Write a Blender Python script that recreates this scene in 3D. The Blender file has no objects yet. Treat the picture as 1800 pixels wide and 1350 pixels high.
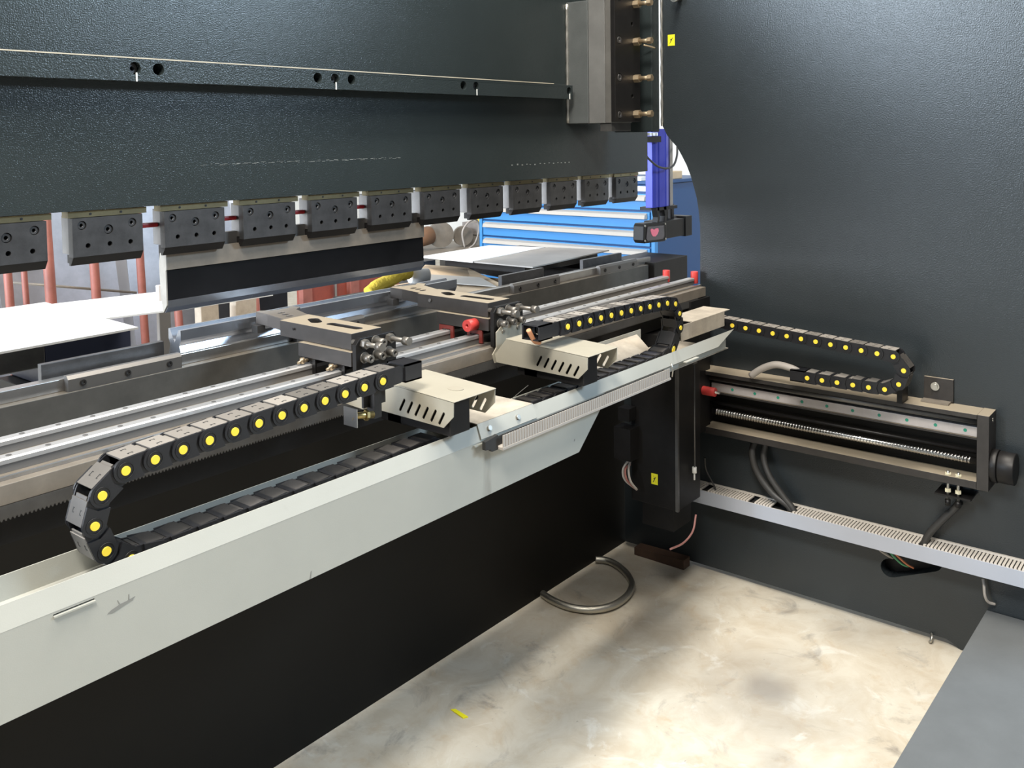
import bpy, bmesh, math, random
from math import sin, cos, pi, radians
from mathutils import Vector, Matrix
from mathutils.geometry import tessellate_polygon
random.seed(7)
S = bpy.context.scene
COL = S.collection

# ------------------------------------------------------------------ camera
PAN, PIT, ROL, FPX = .8873, .0496, -.01364, 1631.5
fw = Vector((sin(PAN)*cos(PIT), cos(PAN)*cos(PIT), -sin(PIT)))
r0 = Vector((cos(PAN), -sin(PAN), 0)); u0 = r0.cross(fw)
rr = r0*cos(ROL)+u0*sin(ROL); uu = -r0*sin(ROL)+u0*cos(ROL)
cd = bpy.data.cameras.new('camera'); cam = bpy.data.objects.new('camera', cd); COL.objects.link(cam)
M = Matrix((rr, uu, -fw)).transposed().to_4x4(); M.translation = Vector((0, 0, 1.5)); cam.matrix_world = M
cd.sensor_width = 36; cd.lens = 36*FPX/1800; cd.shift_y = -(675-323.8)/1800; cd.clip_start = .02
S.camera = cam
# ------------------------------------------------------------------ world, lights, exposure
w = bpy.data.worlds.new('world'); S.world = w; w.use_nodes = True
w.node_tree.nodes['Background'].inputs[0].default_value = (.75, .85, 1, 1)
w.node_tree.nodes['Background'].inputs[1].default_value = 1.0
def area(name, loc, target, sx, sy, power, col=(1, 1, 1)):
    l = bpy.data.lights.new(name, 'AREA'); l.shape = 'RECTANGLE'; l.size = sx; l.size_y = sy
    l.energy = power; l.color = col
    o = bpy.data.objects.new(name, l); COL.objects.link(o); o.location = loc
    o.rotation_euler = (Vector(target)-Vector(loc)).to_track_quat('-Z', 'Y').to_euler()
    return o
area('ceiling_lamp', (1.9, .84, 4.6), (1.9, .84, 0), 2.2, .42, 215, (1, .93, .82))
area('ceiling_lamp', (-1.0, .0, 4.5), (2.0, 1.0, .8), 1.4, .8, 300, (1, .95, .86))
area('ceiling_lamp', (4.5, 4.8, 4.8), (4.5, 4.8, 0), 2.0, 2.0, 100, (1, .97, .92))
area('rear_window_light', (4.4, -2.7, 3.6), (1.2, 1.7, 1.9), 1.3, 1.0, 250, (.62, .81, 1))
area('high_window_light', (-4.8, 3.2, 3.35), (2.8, .9, 1.8), 1.5, .8, 560, (.70, .85, 1))
area('door_daylight', (-4.4, 5.0, 2.4), (2.0, 3.6, .7), 3.4, 2.8, 800, (.84, .91, 1))
S.view_settings.view_transform = 'Standard'; S.view_settings.look = 'None'
S.view_settings.gamma = 1; S.view_settings.use_curve_mapping = False
S.view_settings.exposure = -0.08

# ------------------------------------------------------------------ materials
def mat(name, col, rough=.5, metal=0, bump=0, bscale=300, var=0, vscale=6, col2=None, spec=.5, coat=0, emit=0, dust_toplight=0, dust_toplight_col=(.42, .36, .28), bdist=.001, scr=0):
    m = bpy.data.materials.new(name); m.use_nodes = True; nt = m.node_tree; N = nt.nodes; L = nt.links
    b = N['Principled BSDF']
    b.inputs['Base Color'].default_value = (*col, 1); b.inputs['Roughness'].default_value = rough
    b.inputs['Metallic'].default_value = metal; b.inputs['Specular IOR Level'].default_value = spec
    b.inputs['Coat Weight'].default_value = coat
    tc = N.new('ShaderNodeTexCoord'); out = None
    if var:
        n = N.new('ShaderNodeTexNoise'); n.inputs['Scale'].default_value = vscale; n.inputs['Detail'].default_value = 6
        n.inputs['Roughness'].default_value = .65
        L.new(tc.outputs['Object'], n.inputs['Vector'])
        cr = N.new('ShaderNodeValToRGB'); cr.color_ramp.elements[0].position = .32; cr.color_ramp.elements[1].position = .68
        c2 = col2 or tuple(c*(1-var) for c in col)
        cr.color_ramp.elements[0].color = (*c2, 1); cr.color_ramp.elements[1].color = (*col, 1)
        L.new(n.outputs['Fac'], cr.inputs['Fac']); out = cr.outputs['Color']
    if scr:
        n = N.new('ShaderNodeTexNoise'); n.inputs['Scale'].default_value = 9; n.inputs['Detail'].default_value = 9; n.inputs['Distortion'].default_value = .6
        mp = N.new('ShaderNodeMapping'); mp.inputs['Scale'].default_value = (1, 1, .35)
        L.new(tc.outputs['Object'], mp.inputs['Vector']); L.new(mp.outputs['Vector'], n.inputs['Vector'])
        cr = N.new('ShaderNodeValToRGB'); cr.color_ramp.elements[0].position = .66; cr.color_ramp.elements[1].position = .76
        cr.color_ramp.elements[0].color = (0, 0, 0, 1); cr.color_ramp.elements[1].color = (scr, scr, scr, 1)
        L.new(n.outputs['Fac'], cr.inputs['Fac'])
        mx = N.new('ShaderNodeMixRGB'); mx.inputs['Color2'].default_value = (.16, .15, .13, 1)
        if out: L.new(out, mx.inputs['Color1'])
        else: mx.inputs['Color1'].default_value = (*col, 1)
        L.new(cr.outputs['Color'], mx.inputs['Fac']); out = mx.outputs['Color']
    if dust_toplight:   # tan tint on upward faces: dusty lids, and warm overhead light painted in
        g = N.new('ShaderNodeNewGeometry'); sp = N.new('ShaderNodeSeparateXYZ'); L.new(g.outputs['Normal'], sp.inputs[0])
        mr = N.new('ShaderNodeMapRange'); mr.inputs['From Min'].default_value = .6; mr.inputs['From Max'].default_value = .98
        mr.inputs['To Max'].default_value = dust_toplight
        L.new(sp.outputs['Z'], mr.inputs['Value'])
        mx = N.new('ShaderNodeMixRGB'); mx.inputs['Color2'].default_value = (*dust_toplight_col, 1)
        if out: L.new(out, mx.inputs['Color1'])
        else: mx.inputs['Color1'].default_value = (*col, 1)
        L.new(mr.outputs['Result'], mx.inputs['Fac']); out = mx.outputs['Color']
    if out: L.new(out, b.inputs['Base Color'])
    if bump:
        n = N.new('ShaderNodeTexNoise'); n.inputs['Scale'].default_value = bscale; n.inputs['Detail'].default_value = 2
        L.new(tc.outputs['Object'], n.inputs['Vector'])
        bp = N.new('ShaderNodeBump'); bp.inputs['Strength'].default_value = bump; bp.inputs['Distance'].default_value = bdist
        L.new(n.outputs['Fac'], bp.inputs['Height']); L.new(bp.outputs['Normal'], b.inputs['Normal'])
    if emit:
        b.inputs['Emission Color'].default_value = (*col, 1); b.inputs['Emission Strength'].default_value = emit
    return m
PAINT = mat('hammered_paint', (.025, .031, .035), .28, bump=.7, bscale=280, bdist=.0010, var=.15, vscale=3, spec=.42)
PAINTR = mat('hammered_paint_ram', (.024, .031, .032), .21, bump=.75, bscale=370, bdist=.0009, var=.15, vscale=3, spec=.38)
BEDP = mat('bed_paint', (.007, .0065, .0055), .5, spec=.15, bump=.1, bscale=200, var=.3, vscale=2)
STEP = mat('step_paint', (.13, .138, .142), .45, bump=.25, bscale=220, var=.15, vscale=8)
BLK = mat('black_oxide', (.014, .013, .013), .42, spec=.3, metal=.2, var=.3, vscale=30)
BLKD = mat('black_steel_lit_top', (.040, .036, .034), .45, metal=.2, dust_toplight=.72, dust_toplight_col=(.46, .39, .29), var=.3, vscale=30)  # warm overhead light on the tops is mixed into the colour
CLAMP = mat('clamp_steel', (.075, .075, .078), .38, metal=.55, var=.4, vscale=25, bump=.1, bscale=500)
STEEL = mat('ground_steel', (.42, .41, .40), .28, metal=.9, var=.15, vscale=20)
STEELG = mat('grey_steel', (.17, .165, .16), .38, metal=.7, var=.3, vscale=15)
BEDT = mat('bed_top_steel', (.075, .072, .066), .5, metal=.4, var=.35, vscale=12, dust_toplight=.2)
DIE = mat('die_steel', (.30, .32, .36), .25, metal=.85, var=.2, vscale=14)
TANST = mat('dusty_steel', (.23, .20, .165), .5, metal=.3, var=.25, vscale=20)
BRASS = mat('brass_strip', (.22, .185, .10), .45, metal=.5, var=.3, vscale=12)
RAIL = mat('rail_steel', (.45, .45, .455), .34, metal=.6, var=.05, vscale=30)
SHEET = mat('powder_white', (.37, .37, .335), .42, bump=.08, bscale=600, var=.06, vscale=5, scr=.55)
COVER = mat('powder_cream', (.33, .305, .245), .5, bump=.15, bscale=700, var=.08, vscale=14)
TANSH = mat('dusty_sheet', (.46, .41, .34), .6, var=.35, vscale=16, bump=.15, bscale=400)
CHN = mat('chain_plastic', (.011, .011, .013), .38, bump=.1, bscale=500)
LID = mat('chain_lid', (.12, .11, .10), .5, dust_toplight=.5, dust_toplight_col=(.30, .275, .245), var=.35, vscale=14)
def vary(m, lo, hi):
    nt = m.node_tree; b = nt.nodes['Principled BSDF']; src = b.inputs['Base Color'].links[0].from_socket
    oi = nt.nodes.new('ShaderNodeObjectInfo'); mr = nt.nodes.new('ShaderNodeMapRange'); mr.inputs['To Min'].default_value = lo; mr.inputs['To Max'].default_value = hi
    nt.links.new(oi.outputs['Random'], mr.inputs['Value']); hs = nt.nodes.new('ShaderNodeHueSaturation')
    nt.links.new(src, hs.inputs['Color']); nt.links.new(mr.outputs['Result'], hs.inputs['Value']); nt.links.new(hs.outputs['Color'], b.inputs['Base Color'])
vary(LID, .55, 1.55)
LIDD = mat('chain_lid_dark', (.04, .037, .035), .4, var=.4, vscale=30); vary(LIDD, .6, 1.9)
YEL = mat('yellow_cap', (.85, .62, .05), .45)
YELS = mat('yellow_label', (.85, .78, .02), .5)
INK = mat('black_ink', (.02, .02, .02), .6)
RED = mat('red_rubber', (.50, .045, .04), .45)
WIPER = mat('wiper_red', (.16, .025, .02), .5)
REDM = mat('red_band', (.30, .015, .02), .35)
DUCT = mat('duct_plastic', (.42, .45, .52), .45, var=.05)
DUCTS = mat('duct_slots', (.62, .58, .53), .55, dust_toplight=.2)
DUCTG = mat('duct_grey', (.36, .33, .30), .55)
GREEN = mat('green_plug', (.02, .26, .17), .5)
ZINC = mat('zinc', (.55, .53, .48), .3, metal=.9, var=.2, vscale=60)
BRZ = mat('bolt_brass', (.42, .33, .22), .4, metal=.8)
RUB = mat('cable_rubber', (.035, .034, .033), .5)
HOSE = mat('steel_braid', (.5, .48, .42), .3, metal=.9, bump=.4, bscale=900)
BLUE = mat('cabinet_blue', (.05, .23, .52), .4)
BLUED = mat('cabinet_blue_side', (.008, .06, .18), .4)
CREAM = mat('handle_cream', (.40, .37, .33), .45)
ALUB = mat('anodised_blue', (.04, .05, .36), .3, metal=.3)
RUST = mat('rust_red_paint', (.30, .10, .075), .55, var=.35, vscale=9)
GALV = mat('sheet_metal', (.50, .50, .54), .35, metal=.6, var=.35, vscale=4)
GALVW = mat('white_sheet', (.85, .85, .84), .45, var=.04)
WOOD = mat('raw_wood', (.45, .38, .30), .7, var=.35, vscale=14)
CARD = mat('cardboard', (.55, .42, .28), .7, var=.15, vscale=8)
WALL = mat('plaster_wall', (.78, .77, .74), .8, var=.05)
DIM = mat('grey_hall_wall', (.20, .20, .21), .8, var=.1)
WHITE = mat('white_plastic', (.8, .8, .78), .4)
LENS = mat('receiver_window', (.08, .07, .075), .2)
PINK = mat('pink_lens', (.75, .16, .22), .3)
RAG = mat('yellow_cloth', (.80, .55, .06), .85, bump=.8, bscale=120, bdist=.004)
WEB = mat('rail_side', (.16, .155, .15), .45, metal=.3)
BOLT = mat('bolt_grey', (.20, .185, .165), .38, metal=.5, var=.3, vscale=60)
SCREW = mat('screw_steel', (.60, .59, .57), .2, metal=1)
WIREG = mat('green_wire', (.10, .40, .2), .5); WIREO = mat('orange_wire', (.7, .25, .12), .5)

# concrete floor
def floor_mat():
    m = bpy.data.materials.new('concrete'); m.use_nodes = True; nt = m.node_tree; N = nt.nodes; L = nt.links
    b = N['Principled BSDF']; b.inputs['Roughness'].default_value = .55
    tc = N.new('ShaderNodeTexCoord')
    def noise(s, d, dist=0, sc=None):
        n = N.new('ShaderNodeTexNoise'); n.inputs['Scale'].default_value = s; n.inputs['Detail'].default_value = d
        n.inputs['Distortion'].default_value = dist; n.inputs['Roughness'].default_value = .65
        if sc:
            mp = N.new('ShaderNodeMapping'); mp.inputs['Scale'].default_value = sc; L.new(tc.outputs['Object'], mp.inputs['Vector']); L.new(mp.outputs['Vector'], n.inputs['Vector'])
        else: L.new(tc.outputs['Object'], n.inputs['Vector'])
        return n.outputs['Fac']
    def ramp(f, p0, c0, p1, c1):
        r = N.new('ShaderNodeValToRGB'); r.color_ramp.elements[0].position = p0; r.color_ramp.elements[1].position = p1
        r.color_ramp.elements[0].color = (*c0, 1); r.color_ramp.elements[1].color = (*c1, 1); L.new(f, r.inputs['Fac']); return r.outputs['Color']
    def mix(a, c, f, mode='MIX'):
        x = N.new('ShaderNodeMixRGB'); x.blend_type = mode; L.new(a, x.inputs['Color1'])
        if isinstance(c, tuple): x.inputs['Color2'].default_value = (*c, 1)
        else: L.new(c, x.inputs['Color2'])
        if isinstance(f, float): x.inputs['Fac'].default_value = f
        else: L.new(f, x.inputs['Fac'])
        return x.outputs['Color']
    c = ramp(noise(2.3, 8, .5), .3, (.46, .40, .31), .7, (.62, .58, .49))
    c = mix(c, ramp(noise(7, 9, 1.2), .35, (.42, .35, .26), .6, (.60, .57, .50)), .45)
    c = mix(c, (.66, .65, .60), ramp(noise(5.1, 10, 1.8), .58, (0, 0, 0), .68, (.7, .7, .7)))
    c = mix(c, (.22, .20, .18), ramp(noise(6.4, 12, .9), .58, (0, 0, 0), .72, (.7, .7, .7)))
    c = mix(c, (.45, .33, .20), ramp(noise(13, 9, .5), .56, (0, 0, 0), .70, (.45, .45, .45)))
    c = mix(c, (.18, .16, .14), ramp(noise(48, 3), .69, (0, 0, 0), .74, (.5, .5, .5)))
    # thin scratches
    c = mix(c, (.25, .22, .2), ramp(noise(10, 4, .2, (1, 22, 1)), .70, (0, 0, 0), .76, (.4, .4, .4)))
    # round oil stains at fixed places
    for (x, y, r, k) in ((2.32, 1.02, .085, .62), (2.30, 1.04, .28, .36), (2.05, .86, .07, .3), (2.44, 1.42, .16, .25), (1.9, 1.35, .12, .25), (2.75, .95, .12, .2)):
        mp = N.new('ShaderNodeMapping'); mp.vector_type = 'POINT'; mp.inputs['Location'].default_value = (-x/r, -y/r, 0); mp.inputs['Scale'].default_value = (1/r, 1/r, 0)
        L.new(tc.outputs['Object'], mp.inputs['Vector'])
        nn = N.new('ShaderNodeTexNoise'); nn.inputs['Scale'].default_value = 7; nn.inputs['Detail'].default_value = 5; L.new(tc.outputs['Object'], nn.inputs['Vector'])
        ml = N.new('ShaderNodeMixRGB'); ml.inputs['Fac'].default_value = .0
        vm = N.new('ShaderNodeVectorMath'); vm.operation = 'LENGTH'; L.new(mp.outputs['Vector'], vm.inputs[0])
        ad = N.new('ShaderNodeMath'); ad.operation = 'MULTIPLY_ADD'; L.new(nn.outputs['Fac'], ad.inputs[0]); ad.inputs[1].default_value = .9; L.new(vm.outputs['Value'], ad.inputs[2])
        f = ramp(ad.outputs['Value'], .95, (k, k, k), 1.0, (0, 0, 0))
        r_ = f.node.color_ramp; r_.elements[0].position = .55; 
        dv = N.new('ShaderNodeMath'); dv.operation = 'MULTIPLY'; dv.inputs[1].default_value = .66; L.new(ad.outputs['Value'], dv.inputs[0]); L.new(dv.outputs['Value'], f.node.inputs['Fac'])
        c = mix(c, (.21, .195, .18), f)
    L.new(c, b.inputs['Base Color'])
    bp = N.new('ShaderNodeBump'); bp.inputs['Strength'].default_value = .25; bp.inputs['Distance'].default_value = .004
    L.new(noise(30, 6), bp.inputs['Height']); L.new(bp.outputs['Normal'], b.inputs['Normal'])
    return m
CONC = floor_mat()

# ------------------------------------------------------------------ mesh builder
class MB:
    def __init__(s): s.v = []; s.f = []; s.sm = []
    def add(s, vs, fs, smooth=False):
        n = len(s.v); s.v += [tuple(v) for v in vs]
        for k, f in enumerate(fs):
            s.f.append(tuple(i+n for i in f)); s.sm.append(smooth if isinstance(smooth, bool) else smooth[k])
        return s
    def box(s, x0, x1, y0, y1, z0, z1):
        if x0 > x1: x0, x1 = x1, x0
        if y0 > y1: y0, y1 = y1, y0
        if z0 > z1: z0, z1 = z1, z0
        return s.add([(x0, y0, z0), (x1, y0, z0), (x1, y1, z0), (x0, y1, z0), (x0, y0, z1), (x1, y0, z1), (x1, y1, z1), (x0, y1, z1)],
                     [(0, 3, 2, 1), (4, 5, 6, 7), (0, 1, 5, 4), (1, 2, 6, 5), (2, 3, 7, 6), (3, 0, 4, 7)])
    def prism(s, poly, axis, a, b, holes=()):
        """poly in the plane across axis: x->(y,z)  y->(x,z)  z->(x,y); extruded a..b, with optional holes"""
        def P(p, t): return {'x': (t, p[0], p[1]), 'y': (p[0], t, p[1]), 'z': (p[0], p[1], t)}[axis]
        loops = [list(poly)]+[list(h) for h in holes]
        flat = [p for l in loops for p in l]; n = len(flat)
        tris = tessellate_polygon([[Vector((p[0], p[1], 0)) for p in l] for l in loops])
        vs = [P(p, a) for p in flat]+[P(p, b) for p in flat]
        fs = [tuple(t) for t in tris]+[tuple(i+n for i in reversed(t)) for t in tris]
        k = 0
        for l in loops:
            m = len(l)
            for i in range(m):
                j = (i+1) % m; fs.append((k+i, k+j, k+j+n, k+i+n))
            k += m
        return s.add(vs, fs)
    def cyl(s, p0, p1, r, n=16, r1=None, cap=True, smooth=True):
        p0 = Vector(p0); p1 = Vector(p1); r1 = r if r1 is None else r1
        d = (p1-p0).normalized(); a = d.orthogonal().normalized(); c = d.cross(a)
        vs = []
        for (p, q) in ((p0, r), (p1, r1)):
            for i in range(n):
                t = 2*pi*(i+.5)/n; vs.append(p+a*cos(t)*q+c*sin(t)*q)
        fs = [(i, (i+1) % n, (i+1) % n+n, i+n) for i in range(n)]; sm = [smooth]*n
        if cap: fs += [tuple(reversed(range(n))), tuple(range(n, 2*n))]; sm += [False, False]
        return s.add(vs, fs, sm)
    def ring(s, p0, p1, ro, ri, n=20):
        """hollow cylinder"""
        p0 = Vector(p0); p1 = Vector(p1); d = (p1-p0).normalized(); a = d.orthogonal().normalized(); c = d.cross(a)
        vs = []
        for p, q in ((p0, ro), (p1, ro), (p1, ri), (p0, ri)):
            for i in range(n):
                t = 2*pi*i/n; vs.append(p+a*cos(t)*q+c*sin(t)*q)
        fs = []; sm = []
        for k in range(4):
            for i in range(n):
                j = (i+1) % n; k2 = (k+1) % 4
                fs.append((k*n+i, k*n+j, k2*n+j, k2*n+i)); sm.append(k in (0, 2))
        return s.add(vs, fs, sm)
    def tube(s, pts, r, n=10):
        pts = [Vector(p) for p in pts]; m = len(pts); vs = []
        up = None
        for i, p in enumerate(pts):
            d = (pts[min(i+1, m-1)]-pts[max(i-1, 0)]).normalized()
            if up is None: up = d.orthogonal().normalized()
            up = (up-d*up.dot(d)).normalized(); c = d.cross(up)
            rr_ = r[i] if isinstance(r, (list, tuple)) else r
            for k in range(n):
                t = 2*pi*k/n; vs.append(p+up*cos(t)*rr_+c*sin(t)*rr_)
        fs = []; sm = []
        for i in range(m-1):
            for k in range(n):
                fs.append((i*n+k, i*n+(k+1) % n, (i+1)*n+(k+1) % n, (i+1)*n+k)); sm.append(True)
        fs += [tuple(reversed(range(n))), tuple((m-1)*n+k for k in range(n))]; sm += [False, False]
        return s.add(vs, fs, sm)
    def loft(s, secs, closed=True):
        n = len(secs[0]); vs = [p for q in secs for p in q]; fs = []
        for i in range(len(secs)-1):
            for k in range(n): fs.append((i*n+k, i*n+(k+1) % n, (i+1)*n+(k+1) % n, (i+1)*n+k))
        fs += [tuple(reversed(range(n))), tuple((len(secs)-1)*n+k for k in range(n))]
        return s.add(vs, fs)
def curve(pts, n=8):
    """Catmull-Rom through pts"""
    P = [Vector(p) for p in pts]; P = [P[0]*2-P[1]]+P+[P[-1]*2-P[-2]]; out = []
    for i in range(1, len(P)-2):
        for k in range(n):
            t = k/n; a, b, c, d = P[i-1:i+3]
            out.append(.5*((2*b)+(c-a)*t+(2*a-5*b+4*c-d)*t*t+(3*b-a-3*c+d)*t**3))
    out.append(P[-2]); return out
def circ(cx, cy, r, n=20, ry=None, a0=0):
    ry = ry or r
    return [(cx+r*cos(a0+2*pi*i/n), cy+ry*sin(a0+2*pi*i/n)) for i in range(n)]
def slot(cx, cy, L, r, ang=0, n=6):
    pts = []
    for sgn, a0 in ((1, -pi/2), (-1, pi/2)):
        for i in range(n+1):
            t = a0+pi*i/n; pts.append((sgn*(L/2)+r*cos(t), r*sin(t)))
    return [(cx+x*cos(ang)-y*sin(ang), cy+x*sin(ang)+y*cos(ang)) for x, y in pts]

WL = {}
def mesh_of(mb, name, org=(0, 0, 0)):
    me = bpy.data.meshes.new(name)
    me.from_pydata([(v[0]-org[0], v[1]-org[1], v[2]-org[2]) for v in mb.v], [], mb.f)
    me.polygons.foreach_set('use_smooth', mb.sm)
    bm = bmesh.new(); bm.from_mesh(me); bmesh.ops.recalc_face_normals(bm, faces=bm.faces); bm.to_mesh(me); bm.free()
    return me
def tag(o, label=None, cat=None, group=None, kind=None):
    if label: o['label'] = label
    if cat: o['category'] = cat
    if group: o['group'] = group
    if kind: o['kind'] = kind
    return o
def obj(name, mb, m, parent=None, label=None, bev=0, kind=None, org=None):
    if parent is None:
        if org is None:
            xs = [v[0] for v in mb.v]; ys = [v[1] for v in mb.v]; zs = [v[2] for v in mb.v]
            org = ((min(xs)+max(xs))/2, (min(ys)+max(ys))/2, min(zs))
    else: org = WL[parent.name]
    me = mesh_of(mb, name, org); me.materials.append(m)
    o = bpy.data.objects.new(name, me); COL.objects.link(o)
    if parent is None: o.location = org
    else: o.parent = parent
    WL[o.name] = org
    if bev:
        b = o.modifiers.new('bevel', 'BEVEL'); b.width = bev; b.segments = 2; b.limit_method = 'ANGLE'; b.angle_limit = radians(50)
    if label: o['label'] = label
    if kind: o['kind'] = kind
    return o
def thing(name, label, cat, loc, group=None):
    o = bpy.data.objects.new(name, None); COL.objects.link(o); o.location = loc; o.empty_display_size = .05
    WL[o.name] = tuple(loc); return tag(o, label, cat, group)
def copy_tree(o, parent=None):
    c = o.copy(); COL.objects.link(c); c.parent = parent
    for ch in list(o.children): copy_tree(ch, c)
    return c

# ================================================================== SETTING
def plane_box(name, *a, m=WALL):
    return tag(obj(name, MB().box(*a), m), kind='structure')
fl = obj('floor', MB().box(-5, 9, -6, 9, -.1, 0), CONC, org=(0, 0, 0)); tag(fl, kind='structure')
plane_box('ceiling', -5, 9, -6, 9, 5, 5.1, m=DIM)
plane_box('wall_front', -5, 9, 9, 9.1, 0, 5)
plane_box('wall_right', 9, 9.1, -6, 9.1, 0, 5)
plane_box('wall_back', -5, 9, -6.1, -6, 0, 5, m=DIM)
# left wall with the open delivery door
wl = MB(); wl.box(-5.1, -5, -6, 2.6, 0, 5); wl.box(-5.1, -5, 7.2, 9, 0, 5); wl.box(-5.1, -5, 2.6, 7.2, 4.3, 5)
tag(obj('wall_left', wl, DIM), kind='structure')

# ================================================================== SIDE FRAME (right)
XS = 2.841
fr = thing('side_frame', 'large dark grey hammered-paint steel side plate on the right with a curved throat opening', 'machine frame', (XS, .6, 0))
arc = [(1.634, 1.62), (1.634, 1.534), (1.618, 1.504), (1.601, 1.484), (1.579, 1.463), (1.560, 1.432), (1.542, 1.4), (1.526, 1.362), (1.514, 1.323), (1.503, 1.285), (1.497, 1.246), (1.492, 1.2), (1.491, 1.149), (1.493, .86)]
poly = [(.70, .020), (.672, .010), (.660, .001), (.05, .001), (.05, 2.6), (1.634, 2.6)]+arc+[(1.80, .84), (1.80, .016), (1.4, .019)]
hole = slot(.80, .212, .13, .028, -.42, 8)
obj('frame_plate', MB().prism(poly, 'x', XS, XS+.05, holes=[hole]), PAINT, fr)
obj('cable_hole_back', MB().box(XS+.045, XS+.05, .68, .92, .1, .3), BLK, fr)
# rusty shim under the frame
tag(obj('packing_block', MB().prism([(1.535, 0), (1.735, 0), (1.735, .028), (1.535, .034)], 'x', XS-.045, XS-.001), mat('rusty_block', (.10, .055, .035), .7, var=.4, vscale=20), bev=.002),
    'rusty brown steel packing block on the floor under the side plate', 'block')
tb = MB(); tb.tube(curve([(XS-.003, .74, .024), (XS-.014, .735, .020), (XS-.02, .737, .008), (XS-.012, .742, .003)], 5), .004, 6)
tag(obj('wire_hook', tb, ZINC), 'bent bare wire hook under the bottom edge of the side plate', 'wire')
# weld seam along frame edge
wd = MB(); wd.tube([(XS-.004, 1.634, z) for z in [1.535+.02*i for i in range(48)]], [.0044+.001*math.sin(i*2.1) for i in range(48)], 8)
obj('weld_seam', wd, ZINC, fr, 'whitish weld bead')
# guide mounting block beside weld
obj('mounting_block', MB().box(2.790, XS, 1.646, 1.80, 1.515, 2.6), PAINTR, fr, bev=.003)
# lifting bolt near the top
lb = thing('hanging_bolt', 'grey bolt end jutting from the side plate at the top picture edge', 'bolt', (XS, 1.565, 1.955))
obj('shank', MB().cyl((XS, 1.562, 1.968), (XS-.05, 1.562, 1.968), .009, 14), ZINC, lb)
obj('washer', MB().cyl((XS-.035, 1.562, 1.968), (XS-.045, 1.562, 1.968), .017, 18), ZINC, lb)
# yellow warning stickers
def sticker(name, label, X, y0, y1, z0, z1):
    t = thing(name, label, 'sticker', (X, (y0+y1)/2, z0))
    obj('sheet', MB().box(X-.0008, X, y0, y1, z0, z1), YELS, t, bev=.0003)
    cy = (y0+y1)/2; cz = (z0+z1)/2; h = z1-z0; wy = y1-y0
    m = MB(); X2 = X-.0012
    # lightning-like arrow with a slash
    m.prism([(cy+wy*.2, cz+h*.32), (cy-wy*.12, cz+h*.02), (cy+wy*.04, cz), (cy-wy*.2, cz-h*.3), (cy-wy*.02, cz-h*.1), (cy+wy*.18, cz+h*.06), (cy, cz+h*.08)], 'x', X2, X-.0007)
    m.prism([(cy+wy*.25, cz-h*.28), (cy+wy*.2, cz-h*.33), (cy-wy*.25, cz+h*.2), (cy-wy*.2, cz+h*.25)], 'x', X2, X-.0007)
    obj('symbol', m, INK, t)
sticker('warning_sticker', 'small yellow warning sticker high on the side plate beside the weld seam', XS, 1.585, 1.612, 1.810, 1.848)

# ================================================================== RAM
ram = thing('ram_beam', 'long dark grey upper press beam across the top of the picture', 'press ram', (1.2, 1.85, 1.37))
obj('ram_plate', MB().box(-1.2, 3.10, 1.85, 1.93, 1.3655, 2.28), PAINTR, ram)
# chalk / scratch marks
ck = MB()
for i in range(70):
    x = 1.17+i*.0088+random.uniform(-.005, .005); z = 1.4495+random.uniform(-.0022, .0022)
    ck.box(x, x+random.uniform(.002, .016), 1.8494, 1.8500, z, z+random.uniform(.0003, .0010))
for i in range(14):
    x = 2.27+i*.024+random.uniform(-.004, .004); z = 1.413+random.uniform(-.002, .002); ck.box(x, x+.006, 1.8492, 1.85, z, z+.002+random.uniform(0, .003))
obj('scuff_marks', ck, mat('chalk', (.20, .215, .21), .8), ram, 'pale scratched line', kind='stuff')
# ledge bar with counterbored holes
LZ0, LZ1, LY = 1.627, 1.676, 1.806
hx = [(.998, 1), (1.050, 0), (1.471, 0), (1.525, 1), (1.579, 0), (2.002, 0), (2.057, 1), (2.525, 1), (.52, 0), (.47, 1)]
led = thing('ledge_bar', 'long dark painted bar bolted across the ram with countersunk holes', 'bar', (1.2, 1.81, LZ0))
holes = [circ(x, 1.654, .0125, 20) for x, f in hx]
lp = [(-1.2, LZ0), (2.546, LZ0), (2.546, LZ1-.003), (2.50, LZ1-.003), (2.44, LZ1), (-1.2, LZ1)]
obj('bar_body', MB().prism(lp, 'y', LY, 1.85, holes=holes), PAINTR, led, bev=.0015)
obj('top_edge', MB().box(-1.2, 2.44, LY-.0008, LY+.001, LZ1-.0022, LZ1+.0002), mat('edge_cream', (.42, .38, .30), .6), led, 'pale top edge')  # thin cream strip along the top edge of the bar
obj('hole_bottom', MB().box(.4, 2.545, 1.8465, 1.8505, 1.64, 1.668), BLK, led)
for x, f in hx:
    if f:
        t = MB(); t.ring((x, 1.818, 1.654), (x, 1.846, 1.654), .0105, .005, 18); obj('socket_bolt', t, CLAMP, led)
        obj('paint_run', MB().box(x+.001, x+.004, LY-.0012, LY, LZ0, 1.645), WHITE, led, 'white paint run')

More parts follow.
